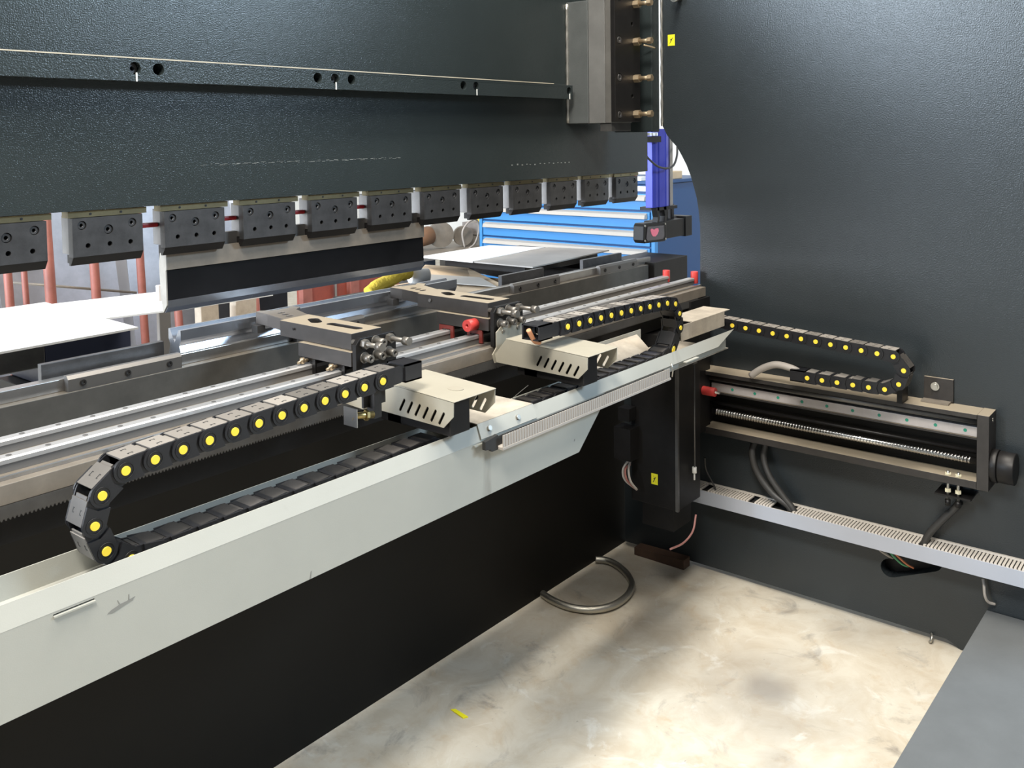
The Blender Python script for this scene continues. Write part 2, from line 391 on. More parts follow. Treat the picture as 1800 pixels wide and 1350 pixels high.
# guide housing
gd = thing('ram_guide', 'dark grey vertical guide housing bolted between ram and side plate', 'guide', (2.65, 1.75, 1.546))
obj('weld_bead', MB().tube([(2.572, 1.846, 1.548+.02*i) for i in range(21)], [.006+.0012*math.sin(i*2.3) for i in range(21)], 8), ZINC, gd, 'whitish weld bead')
obj('guide_plate', MB().box(2.572, 2.70, 1.762, 1.85, 1.546, 1.954), mat('guide_paint', (.085, .092, .092), .45, bump=.3, bscale=300, var=.2, vscale=12), gd, bev=.002)
obj('guide_strip', MB().box(2.574, 2.70, 1.696, 1.7605, 1.546, 1.954), mat('guide_grey', (.20, .20, .195), .42, metal=.3, var=.25, vscale=9), gd, bev=.001)
obj('guide_strip', MB().box(2.574, 2.70, 1.672, 1.695, 1.546, 1.956), mat('guide_brown', (.15, .145, .135), .42, metal=.3, var=.3, vscale=9), gd, bev=.001)
gh = []
for z in (1.957, 1.817, 1.694, 1.572): gh.append(circ(2.600, z, .0135, 18))
for z in (1.875, 1.635): gh.append(circ(2.678, z, .0065, 14))
gp = [(2.5725, 1.55), (2.728, 1.55), (2.728, 1.985), (2.70, 1.995), (2.572, 1.995)]
obj('face_plate', MB().prism(gp, 'y', 1.655, 1.672, holes=gh), BLK, gd, bev=.001)
for z in (1.957, 1.817, 1.694, 1.572):
    obj('socket_bolt', MB().ring((2.600, 1.6545, z), (2.600, 1.672, z), .0115, .006, 16), CLAMP, gd)
for z in (1.942, 1.817, 1.694, 1.575):
    x = 2.693
    t = MB().cyl((x, 1.655, z), (x, 1.634, z), .014, 6, smooth=False); b = obj('lock_nut', t, BRZ, gd)
    t = MB().cyl((x, 1.635, z), (x, 1.595, z), .0075, 14); obj('adjusting_bolt', t, BRZ, gd)
    t = MB().cyl((x, 1.604, z), (x, 1.588, z), .0115, 6, smooth=False); obj('bolt_head', t, BRZ, gd)
obj('cross_plate', MB().box(2.58, 2.76, 1.673, 1.80, 1.549, 1.60), BLK, gd)
obj('wedge_block', MB().box(2.58, 2.70, 1.676, 1.72, 1.518, 1.547), STEELG, gd, bev=.001)
t = MB().tube(curve([(2.75, 1.655, 1.81), (2.77, 1.64, 1.805), (2.785, 1.63, 1.80)], 4), .003, 6); obj('grease_nipple', t, BRZ, gd)

# ================================================================== TOOL CLAMPS
def make_clamp():
    """local: x 0..150 mm, rear face at y=0 (towards viewer -y), z=0 at bottom"""
    t = thing('tool_clamp', '', 'tool clamp', (0, 0, 0), 'punch clamps under the ram')
    W, H = .150, .096
    hs = [circ(.020, H-.015, .0092, 18), circ(.075, H-.027, .0100, 18), circ(.127, H-.017, .0092, 18),
          circ(.031, H-.057, .0052, 12), circ(.077, H-.057, .0052, 12), circ(.122, H-.057, .0052, 12)]
    m = MB().prism([(0, .0175), (W, .0175), (W, H), (0, H)], 'y', 0, .018, holes=hs)
    obj('back_plate', m, CLAMP, t)
    m = MB().prism([(0, .0174), (.012, 0), (.018, 0), (.018, .0174)], 'x', 0, W)
    obj('lower_chamfer', m, BLK, t)
    obj('hole_backing', MB().box(.004, W-.004, .015, .018, .02, H-.002), BLK, t)
    obj('clamp_body', MB().box(.004, W-.002, .019, .055, .022, H+.004), STEELG, t, bev=.001)
    obj('lower_jaw', MB().box(.004, W-.002, .020, .034, .004, .021), BLK, t)
    for k, (cx, cz, r) in enumerate(((.020, H-.015, .0078), (.075, H-.027, .0086), (.127, H-.017, .0078))):
        obj('clamp_screw', MB().ring((cx, .003, cz), (cx, .015, cz), r, r*.5, 14), CLAMP, t)
    obj('mounting_strip', MB().box(-.006, W+.012, .004, .03, H+.001, H+.0135), BRASS, t)
    for cx in (.04, .105): obj('strip_hole', MB().cyl((cx, .0045, H+.007), (cx, .003, H+.007), .0025, 10), INK, t)
    return t
cl0 = make_clamp()
clab = ['leftmost of the row, cut by the picture edge', 'second from the left, alone above the sunlit sheet', 'third from the left, at the punch end face',
        'fourth from the left, red latches on both sides', 'fifth from the left, above the long punch',
        'sixth from the left, above the right end of the punch', 'seventh from the left, just past the punch end',
        'eighth from the left, above the left corner of the cabinet', 'ninth from the left, above the cabinet drawers',
        'tenth from the left, third from the far end', 'eleventh from the left, second from the far end', 'last at the far end of the ram']
for i in range(12):
    o = cl0 if i == 0 else copy_tree(cl0)
    o.location = (.680+i*.2003, 1.855, 1.2545)
    o['label'] = 'dark steel clamp, '+clab[i]
WL[cl0.name] = tuple(cl0.location)
# red band pieces in the gaps
for i, nm in ((2, 'between the second and third clamps'), (3, 'between the third and fourth clamps'), (4, 'between the fourth and fifth clamps'), (5, 'between the fifth and sixth clamps')):
    x = .680+i*.2003; t = MB(); t.box(x-.052, x+.004, 1.885, 1.905, 1.316, 1.326)
    tag(obj('red_band', t, REDM, bev=.003), 'short dark red safety latch '+nm, 'latch', 'red latches between clamps')
# punch
pz = lambda *a: a
pun = thing('bending_punch', 'long black bending punch with a bright lower edge, held under the clamps', 'punch', (1.5, 1.9, 1.07))
prof = [(1.886, 1.262), (1.906, 1.262), (1.906, 1.225), (1.925, 1.205), (1.925, 1.16), (1.903, 1.127), (1.900, 1.1235), (1.896, 1.127), (1.876, 1.152), (1.900, 1.20), (1.892, 1.215), (1.878, 1.222), (1.878, 1.252), (1.886, 1.256)]
pr_body = [(1.889, 1.255), (1.915, 1.255), (1.914, 1.23), (1.911, 1.20), (1.909, 1.16), (1.905, 1.151), (1.884, 1.151), (1.886, 1.216), (1.889, 1.222)]
pr_tip = [(1.884, 1.1505), (1.905, 1.1505), (1.909, 1.1495), (1.905, 1.128), (1.899, 1.1225), (1.895, 1.1225), (1.886, 1.134)]
pr_neck = [(1.889, 1.290), (1.905, 1.290), (1.915, 1.2555), (1.889, 1.2555)]
obj('punch_body', MB().prism(pr_body, 'x', 1.10, 1.905), mat('punch_black', (.006, .006, .007), .35, spec=.2, var=.5, vscale=9), pun)
obj('punch_tip', MB().prism(pr_tip, 'x', 1.10, 1.905), DIE, pun, 'bright lower edge')
obj('punch_shoulder', MB().box(1.10, 1.905, 1.881, 1.888, 1.219, 1.262), TANST, pun, 'dusty beige shoulder')
obj('punch_neck', MB().prism(pr_neck, 'x', 1.10, 1.905), STEELG, pun)
obj('end_face', MB().prism([(1.881, 1.262), (1.888, 1.262), (1.889, 1.29), (1.899, 1.29), (1.911, 1.23), (1.908, 1.16), (1.899, 1.1225), (1.884, 1.14), (1.884, 1.217), (1.881, 1.22)], 'x', 1.097, 1.1), mat('end_steel', (.30, .28, .25), .4, metal=.4, var=.2, vscale=30), pun, 'light steel end')  # end face coloured lighter than the black punch body

# ================================================================== BED
bed = thing('press_bed', 'long black lower press bed running to the side plate', 'press bed', (1.2, 1.818, 0))
obj('bed_panel', MB().box(-1.2, 2.99, 1.818, 1.90, 0, .93), BEDP, bed)
obj('bed_top_plate', MB().box(-1.2, 3.048, 1.8181, 1.915, .93, 1.0115), BEDT, bed, bev=.001)
obj('bed_scratch', MB().tube(curve([(1.66, 1.8178, .52), (1.78, 1.8178, .60), (1.95, 1.8178, .635), (2.12, 1.8178, .66), (2.3, 1.8178, .71)], 8), [.0014]*33, 5), mat('scratch_grey', (.10, .10, .095), .7), bed, 'thin pale scratch')
obj('end_block', MB().box(3.06, 3.32, 1.80, 2.0, .90, 1.02), BLK, bed, bev=.002)
# die holder bars
hold = thing('die_holder', 'steel clamping rail with bolted bars lying along the top of the bed', 'die holder', (1.2, 1.84, 1.01))
obj('rear_rail', MB().box(.2, 3.1, 1.84, 1.853, 1.0118, 1.036), STEEL, hold, bev=.001)
obj('centre_rail', MB().box(.2, 1.112, 1.862, 1.90, 1.0118, 1.028), STEEL, hold, bev=.001)
obj('centre_rail', MB().box(2.023, 3.1, 1.862, 1.90, 1.0118, 1.028), STEELG, hold, bev=.001)
for (xa, xb) in ((.845, 1.092), (1.40, 1.62), (2.24, 2.484), (2.726, 2.974)):
    b = obj('clamp_bar', MB().prism([(1.822, 1.0118), (1.8395, 1.0118), (1.8395, 1.043), (1.828, 1.043), (1.822, 1.036)], 'x', xa, xb), mat('bar_steel', (.12, .115, .11), .35, metal=.6), hold)
    for k in range(3):
        x = xa+(xb-xa)*(.12+.38*k)
        obj('bar_bolt', MB().ring((x, 1.8225, 1.0255), (x, 1.8195, 1.0255), .0062, .0032, 14), BLK, b)
for (xa, xb) in ((.835, 1.105), (2.292, 2.518), (2.753, 3.012)):
    obj('front_bar', MB().box(xa, xb, 1.915, 1.93, 1.0118, 1.055), CLAMP, hold, bev=.001)
# V die
die = thing('v_die', 'long bright steel double-V bending die lying on the bed', 'die', (1.5, 1.89, 1.012))
V = [(1.866, 1.0285), (1.878, 1.0285), (1.888, 1.045), (1.898, 1.0285), (1.912, 1.0285), (1.912, 1.042), (1.906, 1.056), (1.912, 1.066), (1.912, 1.083), (1.905, 1.083), (1.888, 1.060), (1.871, 1.083), (1.862, 1.083), (1.862, 1.066), (1.869, 1.056), (1.862, 1.042)]
V = [(y, 1.0118+(z-1.0285)*1.31) for y, z in V]
obj('die_body', MB().prism(V, 'x', 1.115, 2.02), DIE, die)
obj('die_foot', MB().box(1.118, 2.02, 1.8545, 1.8615, 1.0125, 1.030), STEEL, die)

# ================================================================== GAUGE BEAM
gb = thing('gauge_beam', 'long back-gauge beam carrying two bright linear rails and a toothed rack', 'gauge beam', (1.2, 1.5, .95))
obj('beam_body', MB().box(-.6, 2.775, 1.437, 1.625, .968, .9985), TANST, gb, bev=.001)
obj('beam_lower', MB().box(-.6, 2.74, 1.46, 1.62, .90, .9675), BLK, gb)
def rail_mesh(y0, y1):
    z = 1.0125; h = .0091
    return MB().prism([(y0, z), (y1, z), (y1, z+h-.0025), (y1-.0025, z+h), (y0+.0025, z+h), (y0, z+h-.0025)], 'x', -.6, 2.79)
for (a, b) in ((1.582, 1.606), (1.487, 1.511)):
    r = obj('linear_rail', rail_mesh(a, b), RAIL, gb)
    obj('rail_web', MB().box(-.6, 2.79, a+.002, b-.002, .9988, 1.0124), WEB, r)
    m = MB()
    for k in range(40):
        x = .3+k*.06; m.cyl((x, (a+b)/2, 1.0216), (x, (a+b)/2, 1.0222), .0045, 10)
    obj('rail_plugs', m, STEELG, r, kind='stuff')
obj('bright_strip', MB().box(-.6, 2.78, 1.532, 1.540, .9988, 1.006), STEEL, gb)
obj('bright_strip', MB().box(-.6, 2.78, 1.455, 1.461, .9988, 1.004), STEEL, gb)
rk = [(-.6, .9675), (-.6, .948)]; x = -.6
tooth = []
while x < 2.70:
    tooth += [(x, .948), (x+.0016, .9445), (x+.003, .9445), (x+.0046, .948)]; x += .0062
rk = tooth+[(2.72, .948), (2.72, .9675), (-.6, .9675)]
obj('gear_rack', MB().prism(rk, 'y', 1.4365, 1.4595), STEELG, gb, 'toothed rack')
for (x, y) in ((2.79, 1.594), (2.813, 1.499)):
    obj('red_stopper', MB().cyl((x, y, 1.0), (x, y, 1.040), .0125, 20), RED, gb, 'red rubber stop', bev=.001)
obj('rack_hole', MB().cyl((.735, 1.446, .9986), (.735, 1.446, .9990), .006, 14), BLK, gb)

# ================================================================== GAUGE FINGERS
def finger(dx, label, red):
    f = thing('gauge_finger', label, 'back gauge finger', (1.30+dx, 1.55, 1.0))
    X = lambda p: [(x+dx, y) for x, y in p]
    body = X([(1.263, 1.463), (1.347, 1.463), (1.351, 1.712), (1.267, 1.708)])
    hs = [[(x+dx, y) for x, y in slot(1.309, 1.538, .085, .0105, pi/2+.02)],
          [(x+dx, y) for x, y in slot(1.311, 1.640, .034, .0125, 1.1)]]
    obj('arm_body', MB().prism(body, 'z', 1.0648, 1.100, holes=hs), BLKD, f, bev=.0008)
    obj('arm_floor', MB().prism(X([(1.266, 1.466), (1.344, 1.466), (1.347, 1.70), (1.27, 1.70)]), 'z', 1.0700, 1.0720), BLK, f)
    tip = X([(1.283, 1.7125), (1.352, 1.7125), (1.380, 1.795), (1.405, 1.812), (1.400, 1.84), (1.378, 1.826), (1.335, 1.832), (1.317, 1.852), (1.303, 1.848), (1.300, 1.80)])
    th = [[(x+dx, y) for x, y in circ(1.318, 1.738, .010, 14, .007)], [(x+dx, y) for x, y in circ(1.324, 1.762, .010, 14, .007)], [(x+dx, y) for x, y in circ(1.330, 1.786, .010, 14, .007)]]
    obj('finger_tip', MB().prism(tip, 'z', 1.070, 1.0985, holes=th), mat('tip_steel', (.13, .12, .115), .4, metal=.5, dust_toplight=.3) if not red else BLKD, f, bev=.0008)
    obj('tip_foot', MB().box(1.288+dx, 1.31+dx, 1.822, 1.845, 1.052, 1.0695), CLAMP, f)
    if red is False:
        obj('side_screw', MB().cyl((1.2635+dx, 1.655, 1.087), (1.262+dx, 1.655, 1.087), .003, 10), BLK, f)
    else: obj('side_screw', MB().cyl((1.2645+dx, 1.66, 1.087), (1.2625+dx, 1.66, 1.087), .0045, 12), STEELG, f)
    car = [(1.452, 1.034), (1.625, 1.034), (1.625, 1.064), (1.452, 1.064)]
    obj('carriage_plate', MB().prism(car, 'x', 1.252+dx, 1.36+dx), BLKD, f, bev=.0008)
    for (a, b) in ((1.576, 1.612), (1.481, 1.517)):
        bl = obj('bearing_block', MB().box(1.258+dx, 1.352+dx, a-.004, b+.004, 1.0235, 1.0338), BLK, f, bev=.001)
        obj('wiper', MB().prism([(a-.006, 1.001), (a+.004, 1.001), (a+.004, 1.0233), (b-.004, 1.0233), (b-.004, 1.001), (b+.006, 1.001), (b+.006, 1.033), (a-.006, 1.033)], 'x', 1.253+dx, 1.2575+dx), WIPER if red else BLK, f, 'dark red end wiper' if red else None)
        if not red:
            n = MB(); n.cyl((1.252+dx, (a+b)/2, 1.029), (1.236+dx, (a+b)/2, 1.029), .004, 8); n.cyl((1.238+dx, (a+b)/2, 1.024), (1.238+dx, (a+b)/2, 1.036), .0055, 8); n.cyl((1.238+dx, (a+b)/2, 1.03), (1.226+dx, (a+b)/2, 1.027), .0032, 8)
            obj('grease_nipple', n, BRZ, f)
    if red:
        n = MB(); n.ring((1.252+dx, 1.496, 1.047), (1.222+dx, 1.496, 1.047), .0145, .005, 22); n.cyl((1.25+dx, 1.496, 1.047), (1.23+dx, 1.496, 1.047), .006, 12)
        obj('bumper', n, RED, f, 'round red rubber bumper')
    pl = [(1.246, 1.0), (1.358, 1.0), (1.358, 1.086), (1.350, 1.095), (1.257, 1.095), (1.246, 1.083)]
    obj('bolt_plate', MB().prism([(x+dx, z) for x, z in pl], 'y', 1.430, 1.442), BLK, f, bev=.001)
    obj('spacer', MB().box(1.262+dx, 1.358+dx, 1.4422, 1.4518, 1.036, 1.064), BLK, f)
    for (x, z, L, nut) in ((1.266, 1.083, .050, 1), (1.299, 1.083, .026, 0), (1.336, 1.083, .055, 1), (1.268, 1.054, .020, 0), (1.301, 1.054, .020, 0), (1.335, 1.054, .020, 0)):
        x += dx
        if nut:
            obj('lock_nut', MB().cyl((x, 1.430, z), (x, 1.418, z), .0102, 6, smooth=False), BOLT, f)
            obj('jack_bolt', MB().cyl((x, 1.462, z), (x, 1.430-L, z), .0052, 12).cyl((x, 1.430-L+.008, z), (x, 1.430-L-.008, z), .0088, 14), BOLT, f)
        else:
            obj('washer', MB().cyl((x, 1.430, z), (x, 1.428, z), .0120, 16), BOLT, f)
            obj('cap_screw', MB().ring((x, 1.428, z), (x, 1.428-L, z), .0082, .0042, 16).cyl((x, 1.428, z), (x, 1.420, z), .0045, 12), BOLT, f)
    return f
finger(0, 'black steel gauge arm at the left, its slotted top lit tan, with brass nipples below', False)
finger(.434, 'black steel gauge arm at the right, with a round red bumper on its side', True)

# ================================================================== MOTOR COVERS
def cover(dx, label, second):
    c = thing('motor_cover', label, 'cover', (1.29+dx, 1.25, .96))
    zt = lambda y: 1.015+(y-1.152)*.045
    yb = 1.375 if not second else 1.42
    prof = [(1.152, 1.0145), (1.153, .988), (1.178, .9635), (yb-.005, .967), (yb, .986), (yb-.035, zt(yb-.035))]
    hs = []
    for k in range(6): hs.append(slot(1.287-k*.0208, .988-k*.0016, .024, .0030, 2.10, 4))
    for x, nm in ((1.235, 'side_panel'), (1.353, 'side_panel')):
        obj(nm, MB().prism(prof, 'x', x+dx, x+.002+dx, holes=hs), COVER, c, 'cream side panel with six slanted vent slots')
    obj('top_panel', MB().add([(1.235+dx, 1.150, zt(1.15)), (1.355+dx, 1.150, zt(1.15)), (1.355+dx, yb-.034, zt(yb-.034)), (1.235+dx, yb-.034, zt(yb-.034)),
                               (1.235+dx, 1.150, zt(1.15)+.002), (1.355+dx, 1.150, zt(1.15)+.002), (1.355+dx, yb-.034, zt(yb-.034)+.002), (1.235+dx, yb-.034, zt(yb-.034)+.002)],
                              [(0, 3, 2, 1), (4, 5, 6, 7), (0, 1, 5, 4), (1, 2, 6, 5), (2, 3, 7, 6), (3, 0, 4, 7)]), COVER, c, bev=.0012)
    # gearmotor under the cover
    m = MB(); m.box(1.245+dx, 1.30+dx, 1.170, 1.34, .945, 1.008); m.box(1.245+dx, 1.343+dx, 1.30, 1.36, .945, 1.01)
    m.box(1.275+dx, 1.325+dx, 1.35, 1.437, .955, 1.0)
    obj('motor', m, BLK, c, bev=.002)
    if second:
        pl = MB().prism([(1.224+dx+.012, .964), (1.352+dx, .964), (1.352+dx, 1.048), (1.262+dx, 1.048), (1.243+dx, 1.036), (1.243+dx, 1.0), (1.228+dx, .985)], 'y', 1.421, 1.4235); obj('mounting_flange', pl, COVER, c)
        for x in (1.268, 1.325): obj('rivet', MB().cyl((x+dx, 1.421, 1.036), (x+dx, 1.4185, 1.036), .005, 12), ZINC, c)
    else:
        # bent side wing and small proximity sensor on a bracket
        obj('side_wing', MB().add([(1.236, 1.372, .968), (1.236, 1.372, 1.02), (1.212, 1.362, 1.022), (1.206, 1.366, .972), (1.206, 1.42, .975), (1.212, 1.42, 1.018)], [(0, 1, 2, 3), (3, 2, 5, 4)]), COVER, c)
        s = MB(); s.box(1.098, 1.100, 1.262, 1.298, .982, 1.016); obj('sensor_bracket', s, STEEL, c)
        s = MB(); s.cyl((1.10, 1.28, 1.0), (1.145, 1.27, .994), .0065, 14); s.cyl((1.10, 1.28, 1.0), (1.108, 1.278, .999), .010, 6, smooth=False); s.cyl((1.128, 1.274, .996), (1.134, 1.273, .995), .010, 6, smooth=False)
        obj('proximity_sensor', s, mat('brass', (.50, .38, .16), .35, metal=.9), c, 'brass threaded sensor')
        s = MB(); s.box(1.148, 1.166, 1.27, 1.29, .985, 1.035); s.box(1.135, 1.19, 1.285, 1.29, 1.005, 1.04); obj('sensor_arm', s, BLKD, c)
    return c
cover(0, 'cream sheet-metal motor cover with slanted vents below the left gauge arm', False)
cover(.435, 'cream sheet-metal motor cover with slanted vents below the right gauge arm', True)
# scratched symbol on cover 1 top is faint: thin darker engraving
tag(obj('etched_mark', MB().prism(circ(1.298, 1.205, .014, 16, .018), 'z', 1.0185, 1.0200), mat('etched', (.30, .275, .22), .6)), 'faint rubbed mark on top of the left motor cover', 'mark')

# ================================================================== CABLE CHAINS
P_, R_, WD = .0445, .0172, .050
def link_mesh():
    m = MB(); h = WD/2
    for s in (-1, 1):
        ya, yb = s*h, s*(h-.0035)          # outer plate, round end at the pin
        out = [(R_*cos(t), R_*sin(t)) for t in [pi/2+pi*i/12 for i in range(13)]]+[(P_-R_*1.02, -R_), (P_-R_*1.32, 0), (P_-R_*1.02, R_)]
        m.prism(out, 'y', min(ya, yb), max(ya, yb))
        ya, yb = s*(h-.0037), s*(h-.007)   # inner plate running under the next link
        inn = [(0, -R_*.93)]+[(P_+R_*.93*cos(t), R_*.93*sin(t)) for t in [-pi/2+pi*i/10 for i in range(11)]]+[(0, R_*.93)]
        m.prism(inn, 'y', min(ya, yb), max(ya, yb))
        m.ring((0, s*h, 0), (0, s*(h+.0012), 0), .0125, .0115, 18)
    m.box(.004, .030, -h+.006, h-.006, -R_*.95, -R_*.95+.002)
    return mesh_of(m, 'link')
def lid_mesh():
    m = MB(); h = WD/2
    m.box(-.003, P_-.010, -h+.004, h-.004, R_-.0022, R_+.0002)
    m.box(P_-.010, P_-.0045, -h+.010, h-.010, R_-.0034, R_-.0014)
    for s in (-1, 1):
        m.box(.012, .020, s*.010-.0006, s*.010+.0006, R_, R_+.0006); m.box(.012, .0134, s*.010-.003, s*.010, R_, R_+.0006); m.box(.0186, .020, s*.010-.003, s*.010, R_, R_+.0006)
    me = mesh_of(m, 'lid'); me['plain'] = 12; return me
def lidin_mesh():
    m = MB(); h = WD/2
    m.box(.002, P_-.012, -h+.006, h-.006, -.0012, .0012)
    return mesh_of(m, 'lid')
LINK = link_mesh(); LINK.materials.append(CHN); LIDM = lid_mesh(); LIDM.materials.append(LID); LIDK = lid_mesh(); LIDK.materials.append(LIDD)
for me in (LIDM, LIDK):
    me.materials.append(INK)
    for p in me.polygons: p.material_index = 1 if p.index >= 12 else 0
CAPM = {}
for s in (-1, 1):
    m = MB().cyl((0, s*(WD/2-.001), 0), (0, s*(WD/2+.002), 0), .0066, 18); me = mesh_of(m, 'cap'); me.materials.append(YEL); CAPM[s] = me
def mk(name, me, parent, mtx=None, label=None):
    o = bpy.data.objects.new(name, me); COL.objects.link(o); o.parent = parent
    if mtx is not None: o.matrix_local = mtx
    if label: o['label'] = label
    return o
def chain(label, pins, plane, centre, sgn, cap, dark_lower, end_gap):
    """pins: (s,z) list ordered lower run -> loop -> upper run; plane 'x': s is X; 'y': s is Y; sgn +1 / -1 gives outward side"""
    def W(p): return Vector((p[0], centre, p[1])) if plane == 'x' else Vector((centre, p[0], p[1]))
    loc = W(pins[0]); t = thing('cable_chain', label, 'cable chain', loc, 'black plastic cable chains with yellow pin caps')
    for i in range(len(pins)-1):
        a, b = W(pins[i]), W(pins[i+1]); d = (b-a).normalized(); L = (b-a).length
        ds, dz = (pins[i+1][0]-pins[i][0]), (pins[i+1][1]-pins[i][1]); q = math.hypot(ds, dz)
        n = (-dz/q*sgn, ds/q*sgn); nv = Vector((n[0], 0, n[1])) if plane == 'x' else Vector((0, n[0], n[1]))
        y = nv.cross(d)
        mt = Matrix((d*(L/P_), y, nv)).transposed().to_4x4(); mt.translation = a-loc
        lk = mk('link', LINK, t, mt)
        mk('cap', CAPM[cap], lk, label='yellow pin cap')
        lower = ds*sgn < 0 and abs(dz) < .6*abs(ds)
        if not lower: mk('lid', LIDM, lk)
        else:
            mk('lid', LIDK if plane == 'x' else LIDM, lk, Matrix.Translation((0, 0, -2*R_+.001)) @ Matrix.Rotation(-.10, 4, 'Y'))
    return t
up1 = [(.651+i*.04467, 1.039+.024*(i/12)**.8) for i in range(13)]
low1 = [(.655+(i-1)*.0445, .910 if i == 1 else .9035) for i in range(15, 0, -1)]
pins1 = low1+[(.619, .9345), (.604, .975), (.616, 1.014)]+up1
c1 = chain('black cable chain with yellow caps looping at the left in the white tray', pins1, 'x', 1.265, 1, -1, True, None)
up2 = [(1.672+i*.0457, 1.0655-.0135*(i/11)**2) for i in range(12)][::-1]
low2 = [(1.50+i*.0445, .9035) for i in range(15)]
pins2 = low2+[(2.165, .907), (2.206, .921), (2.246, .974), (2.241, 1.014), (2.2185, 1.044)]+up2
c2 = chain('black cable chain with yellow caps looping at the right end of the tray', pins2, 'x', 1.265, -1, 1, True, None)
upf = [(.809+i*.0447, .868+.031*(i/11)) for i in range(14)]
lowf = [(1.058, .7685), (1.013, .7685), (.968, .769), (.922, .769), (.877, .769), (.832, .7705), (.7935, .791), (.7805, .832)]
c3 = chain('black cable chain with yellow caps above the screw unit on the side plate', lowf+upf, 'y', 2.715, 1, 1, False, None)
# check: outward side of every loop is set by sgn; end brackets
def endbracket(parent, x0, x1, y0, y1, z0, z1, openx):
    m = MB()
    if openx == 'x':
        m.box(x0, x1, y0, y0+.004, z0, z1); m.box(x0, x1, y1-.004, y1, z0, z1); m.box(x0, x1, y0, y1, z1-.003, z1); m.box(x0, x1, y0, y1, z0, z0+.003)
    else:
        m.box(x0, x0+.004, y0, y1, z0, z1); m.box(x1-.004, x1, y0, y1, z0, z1); m.box(x0, x1, y0, y1, z1-.003, z1); m.box(x0, x1, y0, y1, z0, z0+.003)
    obj('end_bracket', m, CHN, parent)
endbracket(c1, 1.200, 1.243, 1.240, 1.290, 1.046, 1.0795, 'x')
endbracket(c2, 1.612, 1.660, 1.240, 1.290, 1.049, 1.084, 'x')
endbracket(c3, 2.690, 2.740, 1.068, 1.112, .752, .787, 'y')
tg = MB().tube(curve([(1.60, 1.262, 1.075), (1.612, 1.262, 1.058), (1.622, 1.262, 1.046), (1.64, 1.262, 1.04)], 5), .0055, 8)
tag(obj('orange_cable', tg, mat('orange_cable', (.65, .30, .16), .5)), 'short orange cable end in the open mouth of the right chain', 'cable')
tg = MB().tube(curve([(2.715, 1.09, .775), (2.715, 1.12, .785), (2.72, 1.17, .787), (2.73, 1.22, .765), (2.74, 1.26, .735)], 6), .011, 10)
tag(obj('grey_cable', tg, DUCTG), 'grey cable bending out of the chain above the screw unit', 'cable')

# ================================================================== CABLE TRAY
tr = thing('cable_tray', 'long off-white sheet-metal tray with a bent front lip and hanging apron', 'tray', (1.2, 1.2, .80))
def sheet(pts0, pts1, th, nrm):
    n = Vector(nrm)*th; a = [Vector(p) for p in pts0+pts1]
    return MB().add(a+[p+n for p in a], [(0, 1, 3, 2), (4, 6, 7, 5), (0, 4, 5, 1), (1, 5, 7, 3), (3, 7, 6, 2), (2, 6, 4, 0)])
XL = -.7
# sloping lip: top edge Y=1.20 z=.932, lower fold Y=1.18 z=.908
lipv = [(XL, 1.20, .9315), (2.492, 1.20, .934), (2.372, 1.190, .9045), (XL, 1.190, .903)]
m = MB(); a = [Vector(p) for p in lipv]; n = Vector((0, .0012, -.0014))
m.add(a+[p+n for p in a], [(0, 1, 2, 3), (7, 6, 5, 4), (0, 4, 5, 1), (1, 5, 6, 2), (2, 6, 7, 3), (3, 7, 4, 0)]); obj('front_lip', m, SHEET, tr)
m = MB().box(XL, 2.44, 1.2005, 1.2022, .886, .9325); obj('inner_wall', m, SHEET, tr)
slit = [(.522, .9005), (.576, .9005), (.576, .8985), (.522, .8985)]
m = MB().prism([(XL, .788), (1.688, .791), (1.774, .867), (1.79, .9035), (XL, .9035)], 'y', 1.1902, 1.1920, holes=[slit]); obj('apron', m, SHEET, tr)
obj('lug', MB().box(.522, .576, 1.1870, 1.190, .8962, .8984), SHEET, tr)
obj('lug', MB().box(1.33, 1.378, 1.1835, 1.190, .8995, .9020), SHEET, tr)
obj('lug', MB().box(2.17, 2.24, 1.180, 1.190, .8995, .9020), SHEET, tr)
obj('tray_floor', MB().box(XL, 1.39, 1.2023, 1.3095, .884, .886), SHEET, tr)
obj('back_wall', MB().box(XL, 1.39, 1.3096, 1.3114, .884, .921), SHEET, tr)
obj('tray_floor', MB().box(1.391, 1.929, 1.2023, 1.3095, .882, .884), TANSH, tr, 'dusty tan floor of the right tray')
obj('back_wall', MB().box(1.391, 1.929, 1.3096, 1.3114, .882, .914), SHEET, tr)
obj('tray_floor', MB().box(1.93, 2.46, 1.2023, 1.3895, .882, .884), TANSH, tr, 'dusty tan floor of the right tray')
obj('back_wall', MB().box(1.97, 2.285, 1.390, 1.392, .882, .945), SHEET, tr)
m = MB().add([(1.93, 1.30, .905), (2.20, 1.30, .905), (2.26, 1.388, .935), (1.99, 1.388, .935), (1.93, 1.30, .903), (2.20, 1.30, .903), (2.26, 1.388, .933), (1.99, 1.388, .933)], [(0, 1, 2, 3), (7, 6, 5, 4), (0, 4, 5, 1), (1, 5, 6, 2), (2, 6, 7, 3), (3, 7, 4, 0)])
obj('inner_flap', m, TANSH, tr, 'tan dusty bent flap')
sm = mat('grey_smudge', (.20, .20, .185), .6)
for q in ([(.592, .872), (.600, .870), (.614, .8735), (.628, .8765), (.632, .881), (.618, .879), (.610, .8785), (.598, .8755)], [(.6085, .879), (.6105, .879), (.6075, .885), (.6065, .885)], [(.622, .8795), (.6238, .8795), (.6238, .887), (.6225, .887)], [(.928, .791), (.931, .791), (.9325, .803), (.9305, .802)], [(1.668, .820), (1.673, .822), (1.6715, .826), (1.669, .825)]):
    obj('smudge', MB().prism(q, 'y', 1.1899, 1.1903), sm, tr, 'grey smudge')
